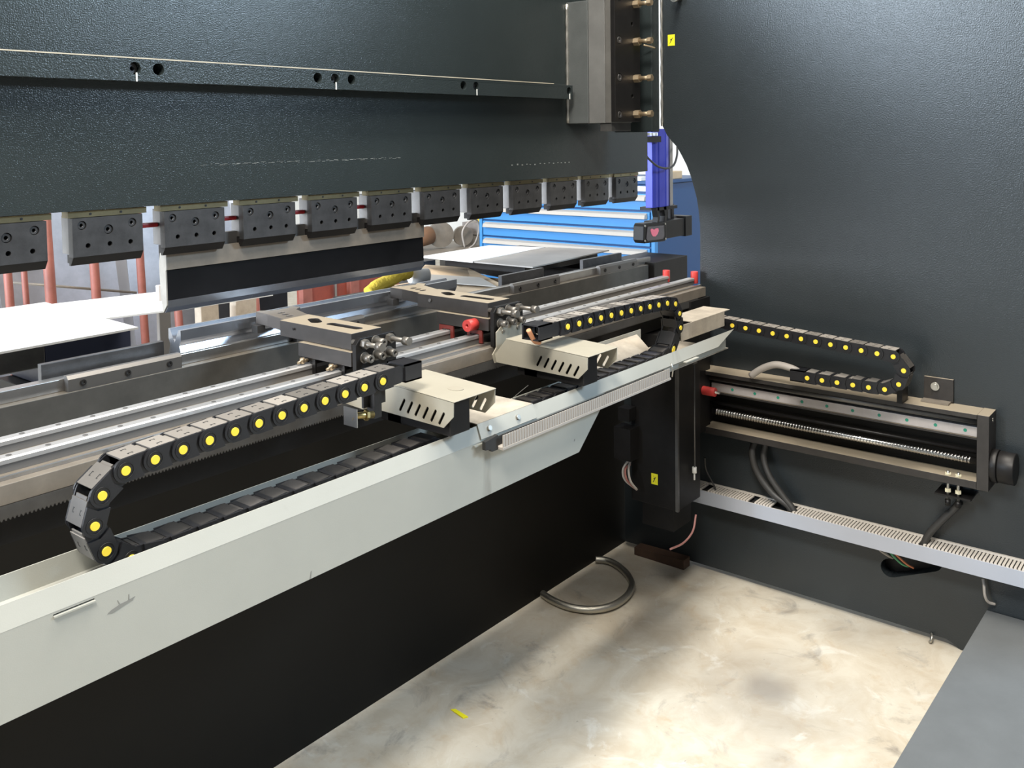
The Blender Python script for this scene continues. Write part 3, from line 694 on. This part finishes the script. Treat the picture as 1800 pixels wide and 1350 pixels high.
# splice cover with two rivets
sc = MB(); a = [Vector(p) for p in [(1.353, 1.1985, .9365), (1.532, 1.1985, .9365), (1.532, 1.1880, .9085), (1.353, 1.1880, .9085)]]
n = Vector((0, .0012, -.0012)); sc.add(a+[p+n for p in a], [(0, 1, 2, 3), (7, 6, 5, 4), (0, 4, 5, 1), (1, 5, 6, 2), (2, 6, 7, 3), (3, 7, 4, 0)])
sp = obj('splice_cover', sc, SHEET, tr)
obj('splice_top', MB().box(1.353, 1.53, 1.1985, 1.312, .9355, .9375), TANSH, tr, 'dusty tan top of the splice')
for x in (1.382, 1.473):
    obj('rivet', MB().cyl((x, 1.194, .9225), (x, 1.1895, .9245), .0052, 14), ZINC, tr)
# end shelf
sh = MB(); sh.box(2.40, 2.64, 1.285, 1.375, .9585, .9605); sh.box(2.33, 2.60, 1.2835, 1.2855, .915, .9605)
tag(obj('end_shelf', sh, TANSH), 'dusty bent sheet shelf at the right end of the white tray', 'shelf')
# grey slotted duct under the lip
d1 = thing('slotted_duct', 'grey slotted wiring duct hanging under the right part of the white tray lip', 'wire duct', (1.7, 1.165, .885))
m = MB(); x = 1.386
while x < 2.044:
    m.box(x, x+.0062, 1.1600, 1.1620, .889, .913); x += .0086
obj('slot_fingers', m, DUCTG, d1, kind='stuff')
obj('duct_base', MB().box(1.384, 2.05, 1.1615, 1.1795, .884, .8885), DUCTG, d1)
obj('duct_back', MB().box(1.384, 2.05, 1.1775, 1.1798, .889, .907), INK, d1)
obj('base_edge', MB().box(1.384, 2.05, 1.1590, 1.1612, .884, .8888), DUCTG, d1)
obj('end_wire', MB().tube([(2.052, 1.16, .925), (2.058, 1.158, .905), (2.056, 1.16, .89)], .002, 6), ZINC, d1)
tag(obj('duct_end_shade', MB().prism([(1.345, .908), (1.383, .9135), (1.383, .884), (1.365, .884), (1.36, .890), (1.345, .892)], 'y', 1.171, 1.1795), INK), 'black block as painted shade in the open duct end under the riveted splice', 'duct end')  # solid black block stands for the shade inside the open duct

# ================================================================== SCREW UNIT ON FRAME
su = thing('screw_unit', 'long ball-screw linear unit bolted low on the right side plate', 'linear unit', (2.80, 1.0, .51))
obj('top_flange', MB().box(2.758, 2.8405, .606, 1.47, .708, .721), BLKD, su, 'top flange with lit-tan upper face', bev=.0008)
obj('back_web', MB().box(2.829, 2.8405, .606, 1.47, .534, .7075), BEDP, su)
obj('lower_flange', MB().prism([(.606, .512), (1.47, .512), (1.47, .5335), (.606, .5335)], 'x', 2.758, 2.8405), BLKD, su, 'lower flange with lit-tan upper face', bev=.0008)
obj('end_plate', MB().box(2.757, 2.8405, .575, .6055, .512, .722), BLKD, su, bev=.001)
obj('end_plate', MB().box(2.757, 2.8405, 1.44, 1.47, .534, .7075), BLK, su)
m = MB().cyl((2.790, .607, .694), (2.790, 1.44, .694), .0095, 16); obj('guide_shaft', m, STEELG, su)
gr = obj('guide_rail', MB().box(2.800, 2.8289, .608, 1.43, .646, .674), mat('rail_satin', (.55, .51, .50), .4, metal=.3, var=.2, vscale=12), su, bev=.001)
obj('rail_step', MB().box(2.795, 2.8289, .608, 1.43, .6395, .6455), BLKD, su)
for k in range(10):
    y = .645+k*.0788
    obj('rail_plug', MB().cyl((2.8005, y, .6605), (2.7992, y, .6605), .0048, 14), GREEN, gr, 'green plug')
m = MB(); y = .612; pts = []
n = 14; turns = 86
# ball screw: shaft + helical thread ridge
m.cyl((2.79, .606, .582), (2.79, 1.42, .582), .0098, 16)
hp = []
for i in range(turns*10+1):
    t = i/10; yy = .625+t*.0091; a = 2*pi*t; hp.append((2.79+.0102*cos(a), yy, .582+.0102*sin(a)))
m.tube(hp, .0017, 5)
obj('ball_screw', m, SCREW, su, 'bright threaded screw')
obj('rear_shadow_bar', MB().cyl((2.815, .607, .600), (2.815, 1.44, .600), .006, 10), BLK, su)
m = MB().cyl((2.80, .575, .575), (2.80, .558, .575), .046, 32); obj('motor_flange', m, BLK, su, bev=.002)
m = MB().cyl((2.80, .5575, .575), (2.80, .515, .575), .0435, 32); obj('hand_motor', m, BLK, su, 'round black end cap', bev=.003)
obj('stop_bolt', MB().cyl((2.74, 1.44, .66), (2.74, 1.37, .66), .004, 10), ZINC, su)
obj('red_stop', MB().cyl((2.74, 1.385, .66), (2.74, 1.43, .66), .0145, 22), RED, su, 'red rubber stop', bev=.001)
for y in (.681, .654):
    f = obj('limit_stud', MB().cyl((2.768, y, .463), (2.768, y, .546), .0042, 12), ZINC, su)
    obj('stud_nut', MB().cyl((2.768, y, .5345), (2.768, y, .540), .0085, 6, smooth=False).cyl((2.768, y, .486), (2.768, y, .494), .0085, 6, smooth=False), mat('cream_nut', (.62, .58, .42), .4), f)
    obj('stud_end', MB().cyl((2.768, y, .463), (2.768, y, .447), .0075, 12), BLK, f)
obj('stud_bracket', MB().box(2.76, 2.84, .62, .715, .473, .478), BLK, su)
for (y, z) in ((.592, .705), (.578, .700)): obj('end_screw', MB().cyl((2.80, .575, z), (2.80, .5735, z), .004, 10), ZINC, su)
# small bracket with thumbscrew
br = thing('angle_bracket', 'small brown steel angle bracket with a screw, behind the chain loop', 'bracket', (2.83, .72, .722))
obj('back', MB().box(2.832, 2.8405, .685, .765, .724, .790), BLKD, br, bev=.001)
obj('foot', MB().box(2.80, 2.8405, .69, .765, .7215, .7265), TANST, br)
obj('screw', MB().cyl((2.832, .733, .765), (2.826, .733, .765), .012, 16).cyl((2.826, .733, .765), (2.822, .733, .765), .008, 12), ZINC, br)
obj('strap', MB().box(2.745, 2.80, .80, .815, .7215, .80), BLK, br)

# ================================================================== WHITE WIRE DUCT ON FRAME
d2 = thing('slotted_duct', 'pale grey slotted wiring duct running low along the side plate', 'wire duct', (2.81, .9, .258))
obj('front_cover', MB().box(2.780, 2.7815, .16, 1.52, .2585, .3045), DUCT, d2, bev=.0004)
obj('duct_floor', MB().box(2.7816, 2.8405, .16, 1.52, .2585, .2605), DUCT, d2)
obj('wall_rim', MB().box(2.832, 2.8405, .16, 1.52, .309, .3135), DUCTS, d2)
m = MB(); y = .165; k = 0
while y < 1.515:
    gap = (1.265 < y < 1.285) or (1.14 < y < 1.21) or (.748 < y < .762) or (1.43 < y < 1.45)
    if not gap: m.box(2.7822, 2.833, y, y+.0066, .3045+(.0 if k % 2 else .0003), .3085)
    y += .0098; k += 1
obj('slot_fingers', m, DUCTS, d2, kind='stuff')
obj('front_rim', MB().box(2.7816, 2.784, .16, 1.52, .301, .3045), DUCTS, d2)
obj('duct_dark_inside', MB().box(2.785, 2.8400, .17, 1.51, .292, .294), INK, d2)
# cables
def cable(pts, r, m, label, cat='cable', group=None, n=8):
    return tag(obj('cable' if cat == 'cable' else cat, MB().tube(curve(pts, n), r, 10), m), label, cat, group)
cable([(2.82, 1.28, .51), (2.80, 1.285, .46), (2.80, 1.265, .40), (2.80, 1.215, .345), (2.80, 1.165, .318), (2.80, 1.15, .295)], .0108, RUB, 'thick black cable dropping into the pale duct, left of its twin')
cable([(2.82, 1.245, .51), (2.81, 1.25, .455), (2.80, 1.225, .40), (2.80, 1.18, .345), (2.80, 1.15, .315), (2.80, 1.138, .295)], .0100, RUB, 'thick black cable dropping into the pale duct, right of its twin')
cable([(2.79, .655, .455), (2.80, .67, .43), (2.80, .705, .385), (2.80, .74, .335), (2.80, .757, .290)], .0100, RUB, 'black cable running from the two studs down into the pale duct')
cable([(2.78, 1.445, .42), (2.80, 1.45, .37), (2.80, 1.42, .32), (2.80, 1.415, .295)], .003, RUB, 'thin black wire entering the left end of the pale duct')
cable([(XS-.004, .90, .253), (XS-.012, .885, .238), (XS-.006, .862, .225), (XS+.01, .855, .215)], .004, DUCTG, 'grey wire bending into the oval hole under the pale duct', 'wire')
cable([(XS-.004, .87, .25), (XS-.010, .85, .232), (XS-.004, .825, .21), (XS+.012, .81, .20)], .003, WIREG, 'green wire in the oval hole under the pale duct', 'wire')
cable([(XS-.004, .86, .25), (XS-.008, .835, .232), (XS-.002, .81, .212), (XS+.012, .795, .20)], .003, WIREO, 'orange wire in the oval hole under the pale duct', 'wire')
cable([(2.825, .60, .235), (2.815, .595, .22), (2.812, .592, .195), (2.82, .585, .175), (2.832, .57, .168)], .004, DUCTG, 'grey wire loop at the corner of the low painted cover', 'wire')

# ================================================================== COLUMN / R AXIS
co = thing('lift_column', 'black vertical lift column hanging in shadow under the gauge beam', 'column', (2.52, 1.45, .35))
obj('column_box', MB().box(2.452, 2.60, 1.367, 1.53, .36, .895), BLK, co, bev=.003)
obj('corner_edge', MB().box(2.4485, 2.4575, 1.3625, 1.3715, .36, .875), STEELG, co)
obj('rear_column', MB().box(2.62, 2.72, 1.45, 1.60, .40, .90), BLK, co)
obj('motor_body', MB().box(2.47, 2.58, 1.39, 1.50, .285, .359), BLK, co)
obj('carriage', MB().box(2.66, 2.79, 1.43, 1.60, .52, .965), BLK, co)
obj('connector', MB().box(2.40, 2.452, 1.50, 1.56, .50, .60).box(2.41, 2.45, 1.51, 1.55, .62, .66), BLK, co)
rod = thing('sensor_rod', 'thin vertical rod with a white plastic fitting near its lower end', 'rod', (2.54, 1.355, .43))
obj('rod', MB().cyl((2.54, 1.355, .455), (2.54, 1.355, .80), .0022, 8), STEELG, rod)
obj('fitting', MB().cyl((2.538, 1.355, .458), (2.538, 1.355, .476), .007, 14), WHITE, rod, 'white plastic fitting')
obj('nipple', MB().cyl((2.538, 1.355, .436), (2.538, 1.355, .4575), .0028, 10), WHITE, rod)
obj('rod_head', MB().box(2.525, 2.55, 1.35, 1.366, .80, .822), STEELG, rod)
for k, (a, b, c_) in enumerate(((.0, .0, DUCTG), (.01, .012, mat('red_grey', (.3, .12, .1), .5)), (-.01, .02, DUCTG))):
    cable([(2.43, 1.52, .49-a), (2.405, 1.51+b, .47), (2.40, 1.50+b, .44), (2.42, 1.49, .41)], .0035, c_, ['grey looped wire left of the black column', 'reddish looped wire left of the black column', 'second grey wire left of the black column'][k], 'wire')
cable([(2.50, 1.33, .345), (2.47, 1.325, .305), (2.42, 1.33, .285), (2.36, 1.34, .285)], .003, mat('pinkish_wire', (.35, .16, .14), .5), 'reddish wire curving under the black column', 'wire')
sticker('warning_sticker', 'small yellow warning sticker low on the black column', 2.4515, 1.434, 1.457, .427, .461)

# ================================================================== LOW COVER BOX bottom right, floor bits
bx = thing('step_cover', 'low grey painted steel step cover at the bottom right corner', 'step', (2.3, 0, 0))
obj('top_plate', MB().prism([(1.2, .598), (2.838, .592), (2.838, -.9), (1.2, -.9)], 'z', .138, .142), STEP, bx, bev=.001)
obj('side_skirt', MB().box(1.2, 2.838, -.9, .585, 0, .1375), STEP, bx)
hp = curve([(2.655, 1.806, .014), (2.672, 1.77, .014), (2.663, 1.72, .014), (2.625, 1.655, .014), (2.57, 1.605, .014), (2.50, 1.58, .014), (2.42, 1.582, .014), (2.36, 1.618, .014), (2.33, 1.68, .014), (2.33, 1.75, .014), (2.346, 1.806, .014)], 10)
tag(obj('braided_hose', MB().tube(hp, .0115, 12), HOSE), 'loop of braided steel hose lying on the concrete by the bed', 'hose')
tg = MB(); tg.add([(1.724, 1.636, .0), (1.733, 1.628, .0), (1.728, 1.578, .0), (1.716, 1.585, .0), (1.724, 1.636, .002), (1.733, 1.628, .002), (1.728, 1.578, .003), (1.716, 1.585, .003)], [(0, 1, 2, 3), (7, 6, 5, 4), (0, 4, 5, 1), (1, 5, 6, 2), (2, 6, 7, 3), (3, 7, 4, 0)])
tag(obj('plastic_tag', tg, YELS), 'small yellow-green plastic strip lying on the concrete floor', 'tag')

# ================================================================== LASER RECEIVER AND BLUE PROFILE
lr = thing('laser_receiver', 'blue aluminium post carrying a black optical receiver at the right end of the ram', 'safety sensor', (3.45, 1.98, 1.06))
pp = [(3.352, 1.965), (3.375, 1.955), (3.38, 1.962), (3.40, 1.962), (3.405, 1.955), (3.45, 1.952), (3.46, 1.962), (3.47, 1.958), (3.495, 1.965), (3.505, 1.985), (3.50, 2.03), (3.352, 2.03)]
pp = [(3.318+(x-3.352)*.93, 1.952+(y-1.952)*.5) for x, y in pp]
obj('blue_post', MB().prism(pp, 'z', 1.205, 1.53), ALUB, lr, bev=.001)
obj('silver_post', MB().box(3.475, 3.500, 1.965, 1.995, 1.20, 1.53), STEEL, lr, bev=.001)
obj('top_bracket', MB().box(3.12, 3.36, 1.94, 1.98, 1.475, 1.50).box(3.10, 3.20, 1.95, 2.0, 1.45, 1.53), BLK, lr)
obj('top_knobs', MB().box(3.26, 3.275, 1.935, 1.96, 1.502, 1.515).box(3.285, 3.305, 1.935, 1.96, 1.502, 1.515).box(3.315, 3.325, 1.935, 1.96, 1.502, 1.515), WHITE, lr)
obj('bottom_cap', MB().box(3.345, 3.51, 1.95, 2.035, 1.192, 1.205), BLK, lr)
for x in (3.335, 3.395, 3.50, 3.55):
    obj('hanger', MB().prism([(x, 1.205), (x+.022, 1.205), (x+.028, 1.16), (x+.02, 1.14), (x+.005, 1.14), (x+.012, 1.165)], 'y', 1.95, 1.975) if x < 3.45 else MB().box(x, x+.02, 2.0, 2.02, 1.14, 1.205), BLK, lr)
hb = obj('receiver_housing', MB().prism([(3.232, 1.08), (3.245, 1.066), (3.405, 1.060), (3.42, 1.075), (3.42, 1.13), (3.408, 1.142), (3.245, 1.147), (3.235, 1.135)], 'y', 1.95, 2.0).box(3.40, 3.62, 1.965, 2.05, 1.066, 1.142).box(3.60, 3.66, 1.96, 2.06, 1.062, 1.15), BLK, lr, bev=.003)
obj('window', MB().prism([(3.25, 1.085), (3.26, 1.075), (3.385, 1.072), (3.395, 1.085), (3.39, 1.128), (3.26, 1.133)], 'y', 1.9475, 1.9495), LENS, hb)
ht = [(3.28, 1.118), (3.292, 1.123), (3.31, 1.116), (3.325, 1.121), (3.343, 1.12), (3.347, 1.108), (3.335, 1.095), (3.32, 1.088), (3.30, 1.09), (3.288, 1.1)]
obj('heart_patch', MB().prism(ht, 'y', 1.9462, 1.9474), PINK, hb, 'pink heart-shaped optical patch')  # pink heart-shaped patch on the receiver window
for (x, z) in ((3.243, 1.137), (3.405, 1.133), (3.242, 1.077), (3.408, 1.070)): obj('corner_screw', MB().cyl((x, 1.95, z), (x, 1.9475, z), .0045, 10), ZINC, hb)
cable([(3.17, 1.925, 1.46), (3.185, 1.92, 1.441), (3.222, 1.92, 1.412), (3.295, 1.92, 1.378), (3.372, 1.92, 1.367), (3.435, 1.925, 1.378), (3.49, 1.94, 1.415), (3.53, 1.96, 1.46)], .0045, RUB, 'black cable loop hanging around the blue post')

# ================================================================== BLUE DRAWER CABINET
CX = 4.4
cb = thing('drawer_cabinet', 'tall blue workshop drawer cabinet with cream handle strips beyond the throat', 'cabinet', (4.9, 3.2, 0))
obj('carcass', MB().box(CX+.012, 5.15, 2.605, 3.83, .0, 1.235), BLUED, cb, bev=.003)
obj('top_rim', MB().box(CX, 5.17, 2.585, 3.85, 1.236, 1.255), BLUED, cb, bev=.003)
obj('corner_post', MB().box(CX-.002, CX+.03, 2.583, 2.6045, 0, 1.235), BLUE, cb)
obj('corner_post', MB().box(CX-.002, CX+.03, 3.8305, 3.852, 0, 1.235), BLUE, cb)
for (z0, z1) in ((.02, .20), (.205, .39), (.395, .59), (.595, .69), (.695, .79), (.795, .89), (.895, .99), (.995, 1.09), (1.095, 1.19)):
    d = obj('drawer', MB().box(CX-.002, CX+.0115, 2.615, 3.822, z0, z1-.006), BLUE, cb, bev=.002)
    hh = .030
    obj('handle', MB().prism([(CX-.0021, z1-.012), (CX-.028, z1-.022), (CX-.034, z1-.012-hh), (CX-.0021, z1-.012-hh)], 'y', 2.63, 3.80), CREAM, d, 'cream grip strip')
    if z0 > 1.05: obj('label_plate', MB().box(CX+.0085, CX+.0118, 2.64, 2.80, 1.198, 1.225), WHITE, d)
tag(obj('small_box', MB().box(4.62, 4.74, 2.60, 2.72, 1.2555, 1.30), CARD, bev=.004), 'small yellowish box on the blue cabinet beside the side plate', 'box')
tag(obj('roll', MB().cyl((4.56, 2.66, 1.2555), (4.56, 2.66, 1.285), .03, 16), WOOD), 'small tan roll on the blue cabinet beside the yellowish box', 'roll')
ts = thing('label_stand', 'small white and blue instrument on top of the blue cabinet near the last clamp', 'instrument', (4.45, 2.75, 1.2555))
obj('base', MB().box(4.42, 4.5, 2.68, 2.8, 1.2555, 1.275), WHITE, ts); obj('knob', MB().cyl((4.45, 2.74, 1.275), (4.45, 2.74, 1.315), .012, 12), RED, ts)

# ================================================================== FRONT SHEETS AND TABLES
sa = thing('support_arm', 'dark steel support arm holding the white and grey sheets beyond the bed', 'support arm', (3.1, 2.4, .85))
obj('arm_beam', MB().box(2.90, 3.42, 2.30, 2.74, .955, .992), BLK, sa, bev=.002)
obj('arm_rib', MB().prism([(2.2, .955), (2.75, .955), (2.75, .90), (2.3, .87)], 'x', 3.10, 3.14), BLK, sa)
obj('arm_rib', MB().prism([(2.2, .955), (2.75, .955), (2.75, .90), (2.3, .87)], 'x', 3.34, 3.38), BLK, sa)
obj('arm_post', MB().box(3.12, 3.36, 2.45, 2.6, 0, .869), BLK, sa)
tag(obj('sheet_metal', MB().prism([(2.825, 2.515), (3.37, 2.56), (3.30, 2.83), (2.825, 2.81)], 'z', .9925, .9985), GALVW), 'white painted metal sheet lying on the support arm beyond the bed', 'metal sheet')
tag(obj('sheet_metal', MB().prism([(2.838, 2.213), (3.455, 2.262), (3.395, 2.556), (2.830, 2.510)], 'z', .9925, .9975), mat('dull_sheet', (.38, .35, .32), .55, var=.2, vscale=6)), 'dull grey-brown metal sheet lying beside the white one on the support arm', 'metal sheet')
tag(obj('sheet_metal', MB().prism([(-.2, 2.585), (1.425, 2.610), (1.462, 3.30), (-.2, 3.30)], 'z', .9445, .9505), GALVW), 'large sunlit white sheet at the left edge, nearest the bed', 'metal sheet')
s2 = tag(obj('sheet_metal', MB().prism([(1.30, 2.90), (1.70, 2.815), (2.05, 2.80), (2.10, 3.16), (1.46, 3.285), (1.30, 3.30)], 'z', .9385, .9440), GALVW), 'second sunlit white sheet reaching right behind the long punch', 'metal sheet')
fs = thing('front_support', 'dark stepped support block under the sunlit sheet at the left edge', 'support', (1.1, 2.75, .6))
obj('upper_block', MB().box(1.20, 1.46, 2.72, 2.98, .80, .938), mat('blue_black', (.03, .035, .06), .4), fs, bev=.003)
obj('side_block', MB().box(1.02, 1.199, 2.72, 2.95, .86, .944), STEELG, fs, bev=.003)
obj('lower_block', MB().box(1.16, 1.38, 2.76, 2.96, .66, .799), BLK, fs, bev=.003)
obj('arm', MB().box(.7, 1.159, 2.80, 2.86, .765, .785), BLK, fs)
obj('column', MB().box(1.18, 1.30, 2.80, 2.92, 0, .659), BLK, fs)

# rack of leaning sheets
rk_ = thing('sheet_rack', 'rust-red tube rack holding leaning sheets behind the sunlit table', 'rack', (2.0, 4.0, 0))
posts = [(1.42, 3.75, .016, 1.6), (1.66, 4.0, .017, 1.6), (1.80, 4.18, .013, 1.6), (1.70, 3.72, .021, 1.7), (2.02, 4.0, .020, 1.7), (2.235, 4.0, .018, 1.7), (2.60, 4.3, .02, 1.0), (2.92, 4.2, .02, .9)]
for (x, y, r, h) in posts:
    obj('post', MB().cyl((x-.0, y, 0), (x-.055, y, h), r, 16), RUST, rk_)
obj('cross_rod', MB().cyl((1.74, 4.25, .90), (2.30, 4.22, .78), .006, 10), TANST, rk_)
obj('base_rail', MB().box(1.3, 2.7, 3.7, 3.76, .0, .06).box(1.3, 2.7, 4.24, 4.3, .0, .06), RUST, rk_)
random.seed(11)
leans = [('wide grey sheet leaning behind the leftmost rust-red posts', 1.10, 4.60, .75, 1.6, .05), ('bluish grey sheet leaning between the first and third posts', 1.66, 4.70, .42, 1.55, -.12),
         ('broad grey sheet leaning right of the tall red post', 2.22, 4.66, .62, 1.45, .04), ('pale sheet leaning behind the end of the long punch', 2.95, 4.72, .7, 1.2, -.04),
         ('narrow dark sheet standing behind the second clamp', 1.93, 4.42, .22, 1.5, .10)]
for lab, x, y, wd_, h, a in leans:
    m = MB(); m.prism([(-wd_/2, 0), (wd_/2, 0), (wd_/2*.92, h), (-wd_/2, h*.97)], 'y', 0, .003)
    o = obj('leaning_sheet', m, GALV, org=(0, 0, 0)); o.location = (x, y, .0); o.rotation_euler = (-.16, 0, a); tag(o, lab, 'metal sheet', 'leaning sheets in the rack')
blocks = [('pale wood block leaning low behind the left clamping rail', 1.50, 3.35, .12, .10, .62, .25), ('grey-brown wood block standing next to the pale one', 1.66, 3.42, .16, .10, .70, -.15), ('weathered plank standing below the punch tip', 2.30, 3.6, .09, .05, .80, .02),
          ('second weathered plank standing below the punch tip, right of the first', 2.47, 3.62, .11, .05, .80, -.02), ('upright perforated pale strip just left of the V die', 1.745, 3.02, .045, .02, 1.0, 0)]
for lab, x, y, a, b, h, rz in blocks:
    o = obj('wood_block' if 'strip' not in lab else 'perforated_strip', MB().box(-a/2, a/2, -b/2, b/2, 0, h), WOOD if 'strip' not in lab else mat('pale_strip', (.5, .47, .45), .6), org=(0, 0, 0), bev=.003)
    o.location = (x, y, 0); o.rotation_euler = (0, -rz, rz*.6); tag(o, lab, 'block' if 'strip' not in lab else 'strip')
# rust-red bin and A frame behind punch
bn = thing('steel_bin', 'rust-red steel bin with upright ribs seen under the punch tip', 'bin', (3.05, 3.7, 0))
obj('bin_wall', MB().box(2.82, 3.42, 3.62, 3.66, 0, .80), mat('rust_dark', (.26, .055, .035), .6, var=.4, vscale=8), bn)
for x in (2.80, 3.10, 3.38): obj('rib', MB().box(x, x+.055, 3.585, 3.619, 0, .82), RUST, bn)
obj('bright_strip', MB().box(3.0, 3.012, 3.59, 3.60, .3, .84), STEEL, bn)
af = thing('trestle', 'rust-red trestle leg standing below the punch tip', 'trestle', (2.6, 3.9, 0))
obj('leg', MB().cyl((2.52, 3.9, 0), (2.72, 3.9, .85), .022, 12), RUST, af); obj('leg', MB().cyl((2.78, 3.9, 0), (2.74, 3.9, .85), .022, 12), RUST, af)
tag(obj('dark_bin', MB().box(2.90, 3.25, 4.3, 4.6, 0, .85), BLK, bev=.005), 'black bin standing behind the trestle', 'bin')
# pale backdrop cabinet
tag(obj('panel_stack', MB().box(1.0, 3.4, 5.0, 5.08, 0, 1.9), mat('pale_panel', (.72, .72, .76), .6)), 'pale panels standing against the far side of the rack', 'panels')

# cardboard and odds beyond the middle
cdb = thing('cardboard_box', 'opened cardboard box with a slanted flap beyond the right gauge arm', 'box', (2.75, 2.45, .8))
obj('flap', MB().add([(2.55, 2.62, .93), (2.90, 2.86, .95), (3.05, 2.75, .93), (2.66, 2.16, .935), (2.50, 2.2, .92), (2.55, 2.62, .926), (2.90, 2.86, .946), (3.05, 2.75, .926), (2.66, 2.16, .931), (2.50, 2.2, .916)], [(0, 1, 2, 3, 4), (9, 8, 7, 6, 5), (0, 5, 6, 1), (1, 6, 7, 2), (2, 7, 8, 3), (3, 8, 9, 4), (4, 9, 5, 0)]), CARD, cdb)
obj('plate', MB().add([(2.62, 2.60, .937), (2.74, 2.68, .942), (2.80, 2.45, .942), (2.66, 2.25, .942), (2.62, 2.60, .934), (2.74, 2.68, .939), (2.80, 2.45, .939), (2.66, 2.25, .939)], [(0, 1, 2, 3), (7, 6, 5, 4), (0, 4, 5, 1), (1, 5, 6, 2), (2, 6, 7, 3), (3, 7, 4, 0)]), mat('grey_board', (.30, .29, .27), .6), cdb)
obj('carton', MB().box(2.58, 2.95, 2.35, 2.72, 0, .915), CARD, cdb)
vs = thing('bench_vise', 'grimy bench grinder and steel blocks on a stand left of the blue cabinet', 'bench tool', (4.4, 4.2, 0))
obj('stand_top', MB().box(3.95, 4.75, 3.95, 4.45, .76, .79), TANST, vs)
obj('stand_leg', MB().box(4.0, 4.25, 4.1, 4.3, 0, .759), STEELG, vs); obj('stand_leg', MB().box(4.5, 4.7, 4.1, 4.3, 0, .759), STEELG, vs)
obj('grinding_disc', MB().cyl((4.36, 4.15, .88), (4.38, 4.18, .88), .085, 24), TANST, vs)
obj('grinding_disc', MB().cyl((4.52, 4.1, .86), (4.54, 4.13, .86), .065, 24), TANST, vs)
obj('block', MB().box(4.62, 4.84, 4.06, 4.2, .86, .94), mat('rusty_grey', (.25, .22, .2), .6, var=.3, vscale=12), vs); obj('block', MB().box(4.62, 4.84, 4.05, 4.2, .79, .855), TANST, vs)
obj('rust_pipe', MB().cyl((4.12, 4.2, .86), (4.3, 4.2, .88), .06, 16), mat('rust', (.20, .10, .05), .7), vs)
cable([(4.42, 4.0, .80), (4.40, 4.0, .90), (4.46, 4.0, .96), (4.54, 4.0, .97), (4.56, 4.0, .90), (4.52, 4.0, .82), (4.46, 4.0, .79)], .006, DUCTG, 'grey cable loop standing up by the bench grinder')
def blob(name, c, r, m, label, cat, seed, bumps=6):
    random.seed(seed); bm = bmesh.new(); bmesh.ops.create_icosphere(bm, subdivisions=3, radius=1)
    ph = [(random.uniform(2, 5), random.uniform(2, 5), random.uniform(0, 6)) for _ in range(4)]
    for v in bm.verts:
        k = 1+sum(.07*math.sin(v.co.x*a+v.co.y*b+p) for a, b, p in ph)
        v.co = Vector((v.co.x*r[0]*k, v.co.y*r[1]*k, v.co.z*r[2]*k))
    me = bpy.data.meshes.new(name); bm.to_mesh(me); bm.free(); me.materials.append(m); me.polygons.foreach_set('use_smooth', [True]*len(me.polygons))
    o = bpy.data.objects.new(name, me); COL.objects.link(o); o.location = c; WL[name] = c
    return tag(o, label, cat)
blob('yellow_rag', (4.68, 4.02, .965), (.09, .05, .03), RAG, 'crumpled yellow cloth on the steel blocks left of the blue cabinet', 'cloth', 3)
gl = obj('yellow_glove', MB().tube(curve([(1.90, 2.12, 1.035), (1.935, 2.12, 1.05), (1.99, 2.12, 1.062), (2.05, 2.12, 1.08), (2.07, 2.12, 1.082)], 6), [.018]*5+[.020]*6+[.022]*6+[.027]*8, 12), RAG)
tag(gl, 'yellow cloth glove lying beyond the tip of the right gauge arm', 'glove')
tag(obj('tape_roll', MB().ring((2.10, 2.14, 1.06), (2.16, 2.12, 1.055), .024, .012, 20), WHITE), 'small pale roll beside the yellow glove', 'roll')
tag(obj('front_table', MB().box(1.86, 2.22, 2.06, 2.24, .0, 1.016), BLK, bev=.004), 'black block beyond the bed carrying the yellow glove', 'block')
tag(obj('blue_strip', MB().box(2.42, 2.46, 2.02, 2.03, .0, 1.0), BLUE), 'small blue marker standing beyond the die rail', 'marker')
